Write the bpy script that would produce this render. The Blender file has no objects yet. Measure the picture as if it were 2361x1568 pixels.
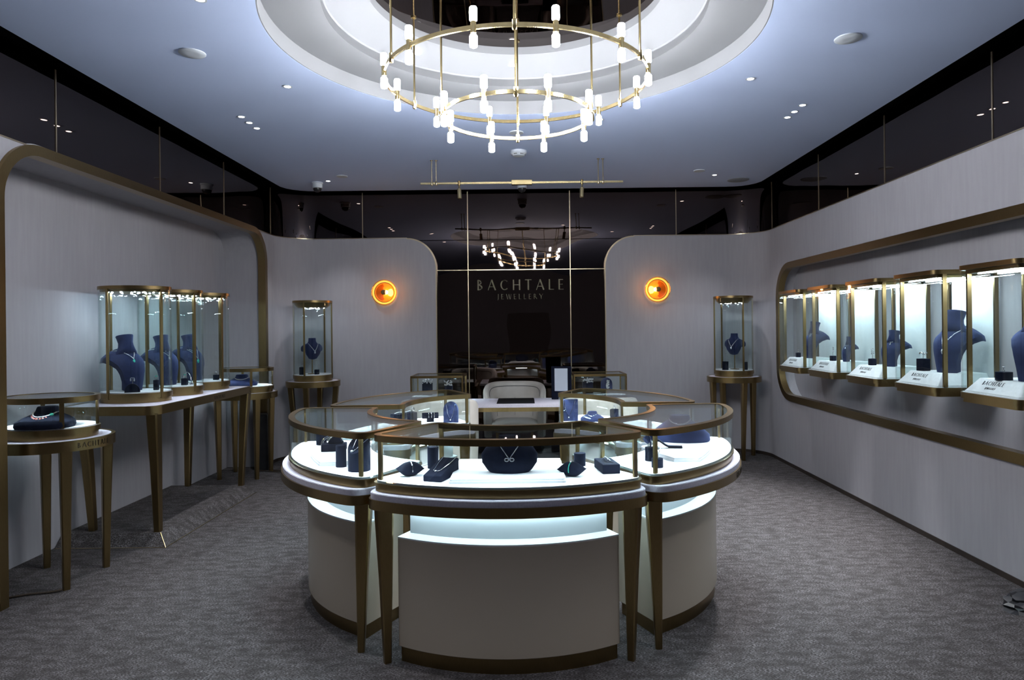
import bpy, bmesh, math, random
from mathutils import Vector, Matrix
random.seed(7)
PI = math.pi
R = math.radians
sc = bpy.context.scene
C = sc.collection

# ---------------------------------------------------------------- camera, world, exposure
cam_d = bpy.data.cameras.new('camera')
cam = bpy.data.objects.new('camera', cam_d); C.objects.link(cam)
cam.location = (0, 0, 1.5)
cam.rotation_euler = (Matrix.Rotation(R(90), 3, 'X') @ Matrix.Rotation(-0.011, 3, 'Z')).to_euler()
cam_d.sensor_width = 36; cam_d.sensor_fit = 'HORIZONTAL'
cam_d.lens = 24.0
cam_d.shift_x = -31 / 2361
cam_d.shift_y = -28 / 2361
cam_d.clip_start = 0.02
sc.camera = cam
W = bpy.data.worlds.new('world'); sc.world = W; W.use_nodes = True
W.node_tree.nodes['Background'].inputs[0].default_value = (0.11, 0.10, 0.11, 1)
W.node_tree.nodes['Background'].inputs[1].default_value = 0.3
sc.view_settings.view_transform = 'Standard'; sc.view_settings.look = 'None'
sc.view_settings.gamma = 1; sc.view_settings.use_curve_mapping = False
sc.view_settings.exposure = 0.13
cy = sc.cycles
cy.use_denoising = True
cy.max_bounces = 7; cy.diffuse_bounces = 4; cy.glossy_bounces = 4; cy.transmission_bounces = 4
cy.transparent_max_bounces = 24
cy.sample_clamp_indirect = 3.0; cy.sample_clamp_direct = 0
cy.caustics_reflective = False; cy.caustics_refractive = False
cy.use_light_tree = True

L_CHAND = 178.0      # glow of the chandelier tubes
L_SPOT = 90.0       # watt of each ceiling downlight
L_STRIP = 105.0      # LED strips in the counters
L_DOT = 420.0       # LED dots under the lids of the tall vitrines
L_WALLC = 82.0      # LED strips in the wall cases
L_DISH = 160.0
L_UNDER = 32.0       # strip under the counter tops

# ---------------------------------------------------------------- materials
def mat(name, col=(.5,.5,.5), rough=.5, metal=0, emit=None, estr=0, sheen=0, coat=0, spec=.5):
    m = bpy.data.materials.new(name); m.use_nodes = True
    b = m.node_tree.nodes['Principled BSDF']
    b.inputs['Base Color'].default_value = (*col, 1)
    b.inputs['Roughness'].default_value = rough
    b.inputs['Metallic'].default_value = metal
    b.inputs['Specular IOR Level'].default_value = spec
    if sheen: b.inputs['Sheen Weight'].default_value = sheen; b.inputs['Sheen Tint'].default_value = (.35,.45,.9,1)
    if coat: b.inputs['Coat Weight'].default_value = coat
    if emit: b.inputs['Emission Color'].default_value = (*emit, 1); b.inputs['Emission Strength'].default_value = estr
    return m
def nd(m, t, **kw):
    n = m.node_tree.nodes.new(t)
    for k, v in kw.items():
        if k in n.inputs: n.inputs[k].default_value = v
        else: setattr(n, k, v)
    return n
def lk(m, a, b): m.node_tree.links.new(a, b)
def vary(m, c1, c2, scale, stretch=(1,1,1), detail=4, lo=.35, hi=.65, bump=0, rough=None, coord='Object', dist=.01):
    """noise between two colours, optional bump and roughness range"""
    b = m.node_tree.nodes['Principled BSDF']
    tc = nd(m, 'ShaderNodeTexCoord'); mp = nd(m, 'ShaderNodeMapping'); mp.inputs['Scale'].default_value = stretch
    n = nd(m, 'ShaderNodeTexNoise'); n.inputs['Scale'].default_value = scale; n.inputs['Detail'].default_value = detail
    lk(m, tc.outputs[coord], mp.inputs[0]); lk(m, mp.outputs[0], n.inputs['Vector'])
    r = nd(m, 'ShaderNodeValToRGB'); r.color_ramp.elements[0].position = lo; r.color_ramp.elements[1].position = hi
    r.color_ramp.elements[0].color = (*c1, 1); r.color_ramp.elements[1].color = (*c2, 1)
    lk(m, n.outputs['Fac'], r.inputs[0]); lk(m, r.outputs[0], b.inputs['Base Color'])
    if bump:
        bp = nd(m, 'ShaderNodeBump'); bp.inputs['Strength'].default_value = bump; bp.inputs['Distance'].default_value = dist
        lk(m, n.outputs['Fac'], bp.inputs['Height']); lk(m, bp.outputs[0], b.inputs['Normal'])
    if rough:
        mr = nd(m, 'ShaderNodeMapRange'); mr.inputs['To Min'].default_value = rough[0]; mr.inputs['To Max'].default_value = rough[1]
        lk(m, n.outputs['Fac'], mr.inputs['Value']); lk(m, mr.outputs[0], b.inputs['Roughness'])
    return n, r
M = {}
M['brass'] = mat('brushed_brass', (.27,.19,.085), .3, 1)
vary(M['brass'], (.262,.184,.083), (.280,.197,.090), 160, (1,1,.25), 2, rough=(.27,.32))
M['brass_bright'] = mat('polished_brass', (.72,.56,.27), .22, 1)
vary(M['brass_bright'], (.68,.53,.26), (.78,.62,.32), 40, (1,1,.2), 2)
M['brass_thin'] = mat('thin_brass_strip', (.55,.45,.30), .3, 1)
M['chrome'] = mat('silver_metal', (.9,.9,.92), .12, 1)
M['diamond'] = mat('sparkling_stones', (.93,.95,1), .08, .6); vary(M['diamond'], (.55,.6,.7), (1,1,1), 400, detail=0, bump=.6, dist=.002)
M['red_stone'] = mat('red_stones', (.75,.12,.10), .15); vary(M['red_stone'], (.5,.05,.05), (.95,.5,.42), 150)
M['green_stone'] = mat('green_stone', (.02,.45,.30), .1); vary(M['green_stone'], (.01,.30,.22), (.1,.65,.5), 120)
M['wall'] = mat('woven_wall_fabric', (.42,.40,.41), .85, spec=.15)
vary(M['wall'], (.365,.350,.368), (.385,.370,.388), 34, (1,1,.10), 3, bump=.03, dist=.002)
M['ceiling'] = mat('ceiling_cool_uplight_tint', (.61,.71,.955), .8, spec=.2); vary(M['ceiling'], (.60,.70,.95), (.62,.72,.96), .7, detail=1)  # cool uplight from the cases put into the colour as a blue tint
M['cove'] = mat('painted_plaster_cove', (.80,.79,.80), .8, spec=.2); vary(M['cove'], (.235,.235,.245), (.25,.25,.26), .9, detail=1)  # colour greyed down to offset the strong chandelier light in the cove
M['black'] = mat('black_void_paint', (.006,.006,.007), .8, spec=.1); vary(M['black'], (.005,.005,.006), (.008,.008,.009), 2)
M['black_plastic'] = mat('black_plastic', (.012,.012,.014), .35); vary(M['black_plastic'], (.010,.010,.012), (.018,.018,.02), 12)
M['dark_wood'] = mat('dark_brown_lacquer', (.03,.022,.018), .4); vary(M['dark_wood'], (.025,.018,.015), (.04,.028,.022), 8, (1,1,.1))
M['top_cloth'] = mat('pale_table_fabric', (.62,.59,.66), .9, spec=.1); vary(M['top_cloth'], (.58,.55,.62), (.66,.63,.70), 120, bump=.15, dist=.002)
M['white'] = mat('white_display_board', (.86,.86,.88), .6, spec=.2); vary(M['white'], (.84,.84,.86), (.88,.88,.90), 60, detail=2)
M['lacquer'] = mat('cream_lacquer', (.60,.545,.46), .22, spec=.5); vary(M['lacquer'], (.45,.385,.305), (.47,.405,.32), 1.3, detail=1)
M['neck'] = mat('white_lacquer', (.78,.80,.80), .3); vary(M['neck'], (.77,.79,.79), (.80,.82,.82), 1.3, detail=1)
M['velvet'] = mat('navy_velvet', (.020,.028,.080), .9, sheen=.28, spec=.15); vary(M['velvet'], (.012,.017,.052), (.018,.025,.070), 45, bump=.1, dist=.002)
M['navy'] = mat('dark_navy_suede', (.005,.007,.017), .85, sheen=.03, spec=.12); vary(M['navy'], (.0035,.005,.013), (.006,.008,.019), 45)
M['leather'] = mat('beige_leather', (.52,.49,.44), .45); vary(M['leather'], (.50,.47,.42), (.55,.52,.47), 9, bump=.05)
M['piping'] = mat('grey_piping', (.12,.11,.11), .6); vary(M['piping'], (.10,.095,.095), (.14,.13,.13), 30)
M['plastic'] = mat('white_plastic', (.62,.66,.70), .5); vary(M['plastic'], (.60,.64,.68), (.64,.68,.72), 9)
M['grille'] = mat('grey_perforated_grille', (.30,.32,.35), .7); vary(M['grille'], (.22,.24,.27), (.36,.38,.42), 220, detail=0)
M['screen'] = mat('pale_mirror_sheet', (.55,.60,.68), .25); vary(M['screen'], (.53,.58,.66), (.57,.62,.70), 3)
M['ink'] = mat('black_ink_lettering', (.02,.02,.025), .6); vary(M['ink'], (.018,.018,.022), (.025,.025,.03), 50)
M['engrave'] = mat('engraved_dark_lettering', (.05,.035,.02), .5, .4); vary(M['engrave'], (.04,.03,.018), (.07,.05,.03), 50)
M['letter'] = mat('bronze_letter', (.08,.07,.05), .45, .8); vary(M['letter'], (.07,.062,.042), (.09,.08,.055), 30)
M['cable'] = mat('brown_cable', (.04,.025,.015), .6); vary(M['cable'], (.03,.02,.012), (.05,.032,.02), 60)
M['tube'] = mat('glowing_tube', (1,1,1), .4, emit=(.92,.95,1), estr=L_CHAND)
M['led'] = mat('led_strip', (1,1,1), .4, emit=(.74,.90,1), estr=L_STRIP)
M['led_dot'] = mat('led_dots', (1,1,1), .4, emit=(.70,.86,1), estr=L_DOT)
M['led_dish'] = mat('led_dots_slim_vitrine', (1,1,1), .4, emit=(.72,.80,1), estr=L_DISH)
M['led_wall'] = mat('led_strip_wall_case', (1,1,1), .4, emit=(.76,.90,1), estr=L_WALLC)
M['led_under'] = mat('led_under_counter', (1,1,1), .4, emit=(.62,.88,1), estr=L_UNDER)
M['down'] = mat('downlight_lens', (1,1,1), .4, emit=(1,.96,.94), estr=14)
M['halo'] = mat('lit_amber_glass_rim', (1,.6,.2), .3, emit=(1,.80,.46), estr=1.45)
M['bulb'] = mat('warm_bulb', (1,.8,.5), .3, emit=(1,.78,.45), estr=12)

def glassm(name, tint, rough=.0, ior=1.5, boost=0.0):
    m = bpy.data.materials.new(name); m.use_nodes = True
    t = m.node_tree; t.nodes.clear()
    o = t.nodes.new('ShaderNodeOutputMaterial'); mx = t.nodes.new('ShaderNodeMixShader')
    tr = t.nodes.new('ShaderNodeBsdfTransparent'); gl = t.nodes.new('ShaderNodeBsdfGlossy')
    lw = t.nodes.new('ShaderNodeLayerWeight'); lw.inputs['Blend'].default_value = .5
    pw = t.nodes.new('ShaderNodeMath'); pw.operation = 'POWER'; pw.inputs[1].default_value = 4.5
    fr = t.nodes.new('ShaderNodeMapRange'); f0 = ((ior-1)/(ior+1))**2; fr.inputs['To Min'].default_value = f0; fr.inputs['To Max'].default_value = .8
    t.links.new(lw.outputs['Facing'], pw.inputs[0]); t.links.new(pw.outputs[0], fr.inputs['Value'])
    tr.inputs[0].default_value = (*tint, 1); gl.inputs[0].default_value = (.95,.98,1,1); gl.inputs['Roughness'].default_value = rough
    t.links.new(fr.outputs[0], mx.inputs[0]); t.links.new(tr.outputs[0], mx.inputs[1]); t.links.new(gl.outputs[0], mx.inputs[2])
    t.links.new(mx.outputs[0], o.inputs[0])
    return m
M['glass'] = glassm('clear_glass', (.955,.985,.98), 0, 1.38)
M['glass_top'] = glassm('clear_glass_top', (.94,.97,.975), 0, 1.45)
M['amber'] = glassm('amber_glass', (1.0,.74,.40), .03, 1.5)

def mirrorm():
    m = bpy.data.materials.new('bronze_mirror'); m.use_nodes = True
    b = m.node_tree.nodes['Principled BSDF']
    b.inputs['Base Color'].default_value = (.105,.080,.072,1); b.inputs['Metallic'].default_value = 1; b.inputs['Roughness'].default_value = .015
    tc = nd(m, 'ShaderNodeTexCoord'); n = nd(m, 'ShaderNodeTexNoise'); n.inputs['Scale'].default_value = 1.1; n.inputs['Detail'].default_value = 1
    bp = nd(m, 'ShaderNodeBump'); bp.inputs['Strength'].default_value = .13; bp.inputs['Distance'].default_value = .08
    lk(m, tc.outputs['Object'], n.inputs['Vector']); lk(m, n.outputs['Fac'], bp.inputs['Height']); lk(m, bp.outputs[0], b.inputs['Normal'])
    return m
M['mirror'] = mirrorm()

def carpetm():
    m = mat('mottled_carpet', (.2,.2,.2), .95, spec=.1); b = m.node_tree.nodes['Principled BSDF']
    tc = nd(m, 'ShaderNodeTexCoord')
    def noise(scale, st, det):
        mp = nd(m, 'ShaderNodeMapping'); mp.inputs['Scale'].default_value = st
        n = nd(m, 'ShaderNodeTexNoise'); n.inputs['Scale'].default_value = scale; n.inputs['Detail'].default_value = det; n.inputs['Roughness'].default_value = .6
        lk(m, tc.outputs['Object'], mp.inputs[0]); lk(m, mp.outputs[0], n.inputs['Vector']); return n
    a = noise(11, (1, 2.0, 1), 6); g = noise(95, (1, 3.2, 1.6), 3); s = noise(330, (1,1,1), 1)
    r1 = nd(m, 'ShaderNodeMapRange'); r1.inputs['From Min'].default_value = .38; r1.inputs['From Max'].default_value = .62; r1.inputs['To Min'].default_value = .24; lk(m, a.outputs['Fac'], r1.inputs['Value'])
    r2 = nd(m, 'ShaderNodeMapRange'); r2.inputs['From Min'].default_value = .46; r2.inputs['From Max'].default_value = .60; lk(m, g.outputs['Fac'], r2.inputs['Value'])
    mu = nd(m, 'ShaderNodeMath'); mu.operation = 'MULTIPLY'; lk(m, r1.outputs[0], mu.inputs[0]); lk(m, r2.outputs[0], mu.inputs[1])
    mx = nd(m, 'ShaderNodeMix'); mx.data_type = 'RGBA'
    mx.inputs[6].default_value = (.044,.038,.036,1); mx.inputs[7].default_value = (.235,.218,.222,1)
    lk(m, mu.outputs[0], mx.inputs[0])
    mx2 = nd(m, 'ShaderNodeMix'); mx2.data_type = 'RGBA'; mx2.blend_type = 'MULTIPLY'; mx2.inputs[0].default_value = .5
    lk(m, mx.outputs[2], mx2.inputs[6])
    r3 = nd(m, 'ShaderNodeMapRange'); r3.inputs['From Min'].default_value = .35; r3.inputs['From Max'].default_value = .6; r3.inputs['To Min'].default_value = .35; r3.inputs['To Max'].default_value = 1.25
    lk(m, s.outputs['Fac'], r3.inputs['Value']); lk(m, r3.outputs[0], mx2.inputs[7])
    lk(m, mx2.outputs[2], b.inputs['Base Color'])
    bp = nd(m, 'ShaderNodeBump'); bp.inputs['Strength'].default_value = .5; bp.inputs['Distance'].default_value = .006
    lk(m, g.outputs['Fac'], bp.inputs['Height']); lk(m, bp.outputs[0], b.inputs['Normal'])
    return m
M['carpet'] = carpetm()

# ---------------------------------------------------------------- mesh helpers
class MB:
    def __init__(s): s.v = []; s.f = []
    def add(s, vs, fs):
        k = len(s.v); s.v += [tuple(p) for p in vs]; s.f += [tuple(i + k for i in f) for f in fs]; return s
    def box(s, c, d, rz=0, top=1.0):
        x, y, z = d[0]/2, d[1]/2, d[2]/2; ca, sa = math.cos(rz), math.sin(rz); vs = []
        for k in (-1, 1):
            t = top if k == 1 else 1
            for a, b in ((-1,-1),(1,-1),(1,1),(-1,1)):
                X, Y = a*x*t, b*y*t; vs.append((c[0]+X*ca-Y*sa, c[1]+X*sa+Y*ca, c[2]+k*z))
        return s.add(vs, [(3,2,1,0),(4,5,6,7),(0,1,5,4),(1,2,6,5),(2,3,7,6),(3,0,4,7)])
    def loft(s, rings, cap=True):
        n = len(rings[0]); vs = [p for r in rings for p in r]; fs = []
        for k in range(len(rings)-1):
            for i in range(n):
                j = (i+1) % n; fs.append((k*n+i, k*n+j, (k+1)*n+j, (k+1)*n+i))
        if cap: fs += [tuple(range(n-1,-1,-1)), tuple((len(rings)-1)*n+i for i in range(n))]
        return s.add(vs, fs)
    def prism(s, poly, z0, z1, poly2=None):
        p2 = poly2 or poly
        return s.loft([[(x,y,z0) for x,y in poly], [(x,y,z1) for x,y in p2]])
    def ring(s, A, B, z0, z1):
        n = len(A); vs = [(x,y,z0) for x,y in A]+[(x,y,z1) for x,y in A]+[(x,y,z0) for x,y in B]+[(x,y,z1) for x,y in B]; fs = []
        for i in range(n):
            j = (i+1) % n
            fs += [(i,j,n+j,n+i),(2*n+j,2*n+i,3*n+i,3*n+j),(n+i,n+j,3*n+j,3*n+i),(j,i,2*n+i,2*n+j)]
        return s.add(vs, fs)
    def lathe(s, prof, c=(0,0,0), n=32, close=False):
        rings = [[(c[0]+r*math.cos(2*PI*i/n), c[1]+r*math.sin(2*PI*i/n), c[2]+z) for i in range(n)] for r, z in prof]
        if close: rings.append(rings[0])
        return s.loft(rings, not close)
    def cyl(s, p0, p1, r0, r1=None, n=16):
        r1 = r0 if r1 is None else r1; a = Vector(p0); b = Vector(p1); d = (b-a).normalized()
        u = d.orthogonal().normalized(); w = d.cross(u)
        return s.loft([[tuple(q + (u*math.cos(2*PI*i/n)+w*math.sin(2*PI*i/n))*r) for i in range(n)] for q, r in ((a,r0),(b,r1))])
    def tube(s, pts, r, n=6, closed=False):
        P = [Vector(p) for p in pts]; m = len(P); rings = []; u = None
        for k in range(m):
            if closed: d = P[(k+1)%m]-P[k-1]
            else: d = P[min(k+1,m-1)]-P[max(k-1,0)]
            d.normalize()
            if u is None: u = d.orthogonal().normalized()
            u = (u - d*u.dot(d)); u = u.normalized() if u.length > 1e-6 else d.orthogonal().normalized()
            w = d.cross(u); rr = r[k] if isinstance(r, (list, tuple)) else r
            rings.append([tuple(P[k] + (u*math.cos(2*PI*i/n)+w*math.sin(2*PI*i/n))*rr) for i in range(n)])
        if closed: rings.append(rings[0])
        return s.loft(rings, not closed)
    def sphere(s, c, r, n=10, m=6, sc3=(1,1,1)):
        rings = []
        for k in range(1, m):
            a = PI*k/m - PI/2
            rings.append([(c[0]+r*sc3[0]*math.cos(a)*math.cos(2*PI*i/n), c[1]+r*sc3[1]*math.cos(a)*math.sin(2*PI*i/n), c[2]+r*sc3[2]*math.sin(a)) for i in range(n)])
        return s.loft(rings)
    def xf(s, mtx, i0=0):
        s.v[i0:] = [tuple(mtx @ Vector(p)) for p in s.v[i0:]]; return s

def meshobj(name, mb, m, smooth=35, bevel=0):
    me = bpy.data.meshes.new(name); me.from_pydata(mb.v, [], mb.f)
    bm = bmesh.new(); bm.from_mesh(me); bmesh.ops.remove_doubles(bm, verts=bm.verts, dist=1e-6)
    bmesh.ops.recalc_face_normals(bm, faces=bm.faces); bm.to_mesh(me); bm.free()
    for p in me.polygons: p.use_smooth = True
    me.set_sharp_from_angle(angle=R(smooth))
    me.materials.append(M[m] if isinstance(m, str) else m)
    o = bpy.data.objects.new(name, me); C.objects.link(o)
    if bevel:
        b = o.modifiers.new('bevel', 'BEVEL'); b.width = bevel; b.segments = 2; b.limit_method = 'ANGLE'; b.angle_limit = R(40)
    return o
def tag(o, label, cat, group=None):
    if label: o['label'] = label
    if cat: o['category'] = cat
    if group: o['group'] = group
    return o
def thing(name, label, cat, loc=(0,0,0), rz=0, group=None):
    o = bpy.data.objects.new(name, None); C.objects.link(o); o.location = loc; o.rotation_euler = (0,0,rz)
    o.empty_display_size = .05
    return tag(o, label, cat, group)
def part(name, mb, m, parent, label=None, smooth=35, bevel=0):
    o = meshobj(name, mb, m, smooth, bevel); o.parent = parent
    if label: o['label'] = label
    return o
def solo(name, mb, m, label, cat, loc=(0,0,0), rz=0, group=None, smooth=35, bevel=0):
    o = meshobj(name, mb, m, smooth, bevel); o.location = loc; o.rotation_euler = (0,0,rz); return tag(o, label, cat, group)
def struct(name, mb, m, smooth=35):
    o = meshobj(name, mb, m, smooth); o['kind'] = 'structure'; return o
def dup(root, loc, rz, label, group=None):
    r = root.copy(); C.objects.link(r); r.location = loc; r.rotation_euler = (0,0,rz); r['label'] = label
    if group: r['group'] = group
    for ch in list(root.children):
        c = ch.copy(); C.objects.link(c); c.parent = r
        for g in list(ch.children):
            d = g.copy(); C.objects.link(d); d.parent = c
    return r

# ---------------------------------------------------------------- outlines
def ellipse(rx, ry, n=64, c=(0,0)): return [(c[0]+rx*math.cos(2*PI*i/n), c[1]+ry*math.sin(2*PI*i/n)) for i in range(n)]
def offset(p, d):
    n = len(p); out = []
    for i in range(n):
        a, b, c = p[i-1], p[i], p[(i+1)%n]
        e1 = (b[0]-a[0], b[1]-a[1]); e2 = (c[0]-b[0], c[1]-b[1]); l1 = math.hypot(*e1) or 1e-9; l2 = math.hypot(*e2) or 1e-9
        nx, ny = e1[1]/l1+e2[1]/l2, -e1[0]/l1-e2[0]/l2; l = math.hypot(nx, ny) or 1e-9; nx /= l; ny /= l
        k = 1/max(.4, nx*e1[1]/l1 - ny*e1[0]/l1)
        out.append((b[0]+nx*d*k, b[1]+ny*d*k))
    return out
def fillet(p, rads, m=8):
    """p: corner polygon (CCW); rads: a radius per corner, 0 keeps the point"""
    out = []; n = len(p)
    for i in range(n):
        r = rads[i]
        if not r: out.append(p[i]); continue
        def walk(step):
            left = r; k = i
            while True:
                a, b = p[k % n], p[(k+step) % n]; l = math.hypot(b[0]-a[0], b[1]-a[1])
                if l >= left: t = left/l; return (a[0]+(b[0]-a[0])*t, a[1]+(b[1]-a[1])*t)
                left -= l; k += step
        A, B = walk(-1), walk(1); c = p[i]
        while out and math.hypot(out[-1][0]-c[0], out[-1][1]-c[1]) < r: out.pop()
        for j in range(m+1):
            t = j/m; out.append(((1-t)**2*A[0]+2*t*(1-t)*c[0]+t*t*B[0], (1-t)**2*A[1]+2*t*(1-t)*c[1]+t*t*B[1]))
    # drop points that the fillets swallowed
    res = []
    corners = [(p[i], rads[i]) for i in range(n) if rads[i]]
    for q in out:
        res.append(q)
    return res
def rrect(x0, y0, x1, y1, r, m=8):
    out = []
    for cx, cy_, a0 in ((x1-r,y0+r,-90),(x1-r,y1-r,0),(x0+r,y1-r,90),(x0+r,y0+r,180)):
        for j in range(m+1):
            a = R(a0+90*j/m); out.append((cx+r*math.cos(a), cy_+r*math.sin(a)))
    return out
def sector(rnd=.085):
    """outline of one curved counter; +x is the outward axis of the ring"""
    Ro, uo = 1.2, .18; wo = .66; ao = math.asin(wo/Ro)
    Ri, ui = .596, .31; wi = .385; ai = math.asin(wi/Ri)
    outer = [(uo+Ro*math.cos(a), Ro*math.sin(a)) for a in [(-ao+2*ao*i/40) for i in range(41)]]
    inner = [(ui+Ri*math.cos(a), Ri*math.sin(a)) for a in [(ai-2*ai*i/24) for i in range(25)]]
    def trim(pts, t):       # cut the arclength t off both ends
        def cut(P):
            left = t
            P = list(P)
            while True:
                l = math.hypot(P[1][0]-P[0][0], P[1][1]-P[0][1])
                if l > left:
                    k = left/l; P[0] = (P[0][0]+(P[1][0]-P[0][0])*k, P[0][1]+(P[1][1]-P[0][1])*k); return P
                left -= l; P.pop(0)
        return cut(cut(pts)[::-1])[::-1]
    O, I = trim(outer, rnd), trim(inner, rnd*.7)
    def toward(a, b, t):
        l = math.hypot(b[0]-a[0], b[1]-a[1]); return (a[0]+(b[0]-a[0])*t/l, a[1]+(b[1]-a[1])*t/l)
    def bez(A, c, B, m=8): return [((1-t)**2*A[0]+2*t*(1-t)*c[0]+t*t*B[0], (1-t)**2*A[1]+2*t*(1-t)*c[1]+t*t*B[1]) for t in [j/m for j in range(1, m)]]
    oc0, oc1, ic0, ic1 = outer[0], outer[-1], inner[0], inner[-1]
    P = list(O)
    e1 = toward(oc1, ic0, rnd); e2 = toward(ic0, oc1, rnd*.7); e3 = toward(ic1, oc0, rnd*.7); e4 = toward(oc0, ic1, rnd)
    P += bez(O[-1], oc1, e1) + [e1] + [e2] + bez(e2, ic0, I[0]) + list(I) + bez(I[-1], ic1, e3) + [e3] + [e4] + bez(e4, oc0, O[0])
    return P

# ---------------------------------------------------------------- room shell
XL, XR, YB, RC, HB, HC = -2.87, 2.80, 8.15, .40, 2.585, 3.14
YF = -3.0
def wallpath():
    P = [(XL, YF)]; 
    P += [(XL, y) for y in (3.71, 7.53, YB-RC)]
    P += [(XL+RC-RC*math.cos(R(a)), YB-RC+RC*math.sin(R(a))) for a in range(5, 90, 5)]
    P += [(XL+RC, YB), (XR-RC, YB)]
    P += [(XR-RC+RC*math.sin(R(a)), YB-RC+RC*math.cos(R(a))) for a in range(5, 90, 5)]
    P += [(XR, YB-RC), (XR, YF)]
    return P
WP = wallpath()
S = [0]
for a, b in zip(WP, WP[1:]): S.append(S[-1]+math.hypot(b[0]-a[0], b[1]-a[1]))
def at(s, off=0):
    """point of the wall line at arclength s, moved by off into the room"""
    s = max(0, min(S[-1], s)); k = 0
    while k < len(S)-2 and S[k+1] < s: k += 1
    t = (s-S[k])/(S[k+1]-S[k]); a, b = WP[k], WP[k+1]; x = a[0]+(b[0]-a[0])*t; y = a[1]+(b[1]-a[1])*t
    def nrm(a, b): l = math.hypot(b[0]-a[0], b[1]-a[1]); return ((b[1]-a[1])/l, -(b[0]-a[0])/l)
    n = nrm(a, b)
    # smooth the normal on the rounded corners
    for cx, sx in ((XL+RC, -1), (XR-RC, 1)):
        if (x-cx)*sx > 1e-6 and y > YB-RC+1e-6:
            d = math.hypot(x-cx, y-(YB-RC)); n = (-(x-cx)/d, -(y-(YB-RC))/d)
    return (x+n[0]*off, y+n[1]*off)
sL = lambda y: y - YF                               # arclength on the left wall
SC0 = sL(YB-RC); ARC = S[-1] - 2*SC0 - (XR-XL-2*RC)  # both arcs
ARC = ARC/2
sB = lambda x: SC0 + ARC + (x - (XL+RC))
sR = lambda y: S[-1] - (y - YF)
S1 = SC0 + ARC/2; S2 = S[-1] - S1                     # where wall_back begins and ends
def slist(a, b, extra=()):
    st = [a, b] + [s for s in S if a < s < b] + [s for s in extra if a < s < b]
    return sorted(set(round(x, 5) for x in st))
def strip(mb, ss, z0, z1, f, bk):
    """solid along the wall line: front face at offset f, back at offset bk; z0, z1 numbers or functions of s"""
    g = lambda z, s: z(s) if callable(z) else z
    rings = []
    for s in ss:
        a, b = at(s, f), at(s, bk); lo, hi = g(z0, s), g(z1, s)
        rings.append([(a[0],a[1],lo),(a[0],a[1],hi),(b[0],b[1],hi),(b[0],b[1],lo)])
    return mb.loft(rings)
def frange(a, b, n): return [a+(b-a)*i/n for i in range(n+1)]

# left wall with the arched bay
NY0, NY1, NR, NT = 3.71, 7.53, .33, 2.575
NXB = -3.30
def arch(y):
    if y < NY0+NR: d = NY0+NR-y; return NT-NR+math.sqrt(max(0, NR*NR-d*d))
    if y > NY1-NR: d = y-(NY1-NR); return NT-NR+math.sqrt(max(0, NR*NR-d*d))
    return NT
mb = MB()
strip(mb, [sL(YF), sL(NY0)], 0, HB, 0, -.12)
ys = [NY0+NR-NR*math.cos(R(a)) for a in range(0, 91, 6)] + [NY1-NR+NR*math.sin(R(a)) for a in range(0, 91, 6)]
strip(mb, [sL(y) for y in ys], lambda s: arch(s+YF), HB, 0, -.12)
strip(mb, slist(sL(NY1), S1), 0, HB, 0, -.12)
wall_left = struct('wall_left', mb, 'wall')
# bay lining
path = [(NY0, 0)] + [(y, arch(y)) for y in ys] + [(NY1, 0)]
mb = MB()
path = [(y+(.003 if y < 5.6 else -.003), z-.003) for y, z in path]
mb.loft([[(XL-.001, y, z), (NXB, y, z), (NXB, y + (-.04 if y < 5.6 and z < NT-.2 else .04 if z < NT-.2 else 0), z+(.04 if z >= NT-.2 else 0)), (XL-.001, y + (-.04 if y < 5.6 and z < NT-.2 else .04 if z < NT-.2 else 0), z+(.04 if z >= NT-.2 else 0))] for y, z in path])
part('bay_lining', mb, 'wall', wall_left)
mb = MB().box((NXB-.03, (NY0+NY1)/2, 1.32), (.06, NY1-NY0+.12, 2.64)); part('bay_back_panel', mb, 'wall', wall_left)
# bay frame: square brass profile along the arch
def sweep_frame(path, nrm, x0, x1, w):
    """path of (y,z) with outward normals, profile between x0 and x1, width w to the inside"""
    mb = MB(); mb.loft([[(x0, y, z), (x1, y, z), (x1, y-n[0]*w, z-n[1]*w), (x0, y-n[0]*w, z-n[1]*w)] for (y, z), n in zip(path, nrm)]); return mb
fp, fn = [(NY0, 0)], [(-1, 0)]
for a in range(0, 91, 6): fp.append((NY0+NR-NR*math.cos(R(a)), NT-NR+NR*math.sin(R(a)))); fn.append((-math.cos(R(a)), math.sin(R(a))))
for a in range(0, 91, 6): fp.append((NY1-NR+NR*math.sin(R(a)), NT-NR+NR*math.cos(R(a)))); fn.append((math.sin(R(a)), math.cos(R(a))))
fp.append((NY1, 0)); fn.append((1, 0))
fp = [(y+n[0]*.028, z+n[1]*.028) for (y, z), n in zip(fp, fn)]; fp[0] = (fp[0][0], 0); fp[-1] = (fp[-1][0], 0)
part('bay_frame', sweep_frame(fp, fn, XL-.06, XL+.022, .062), 'brass', wall_left)

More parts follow.
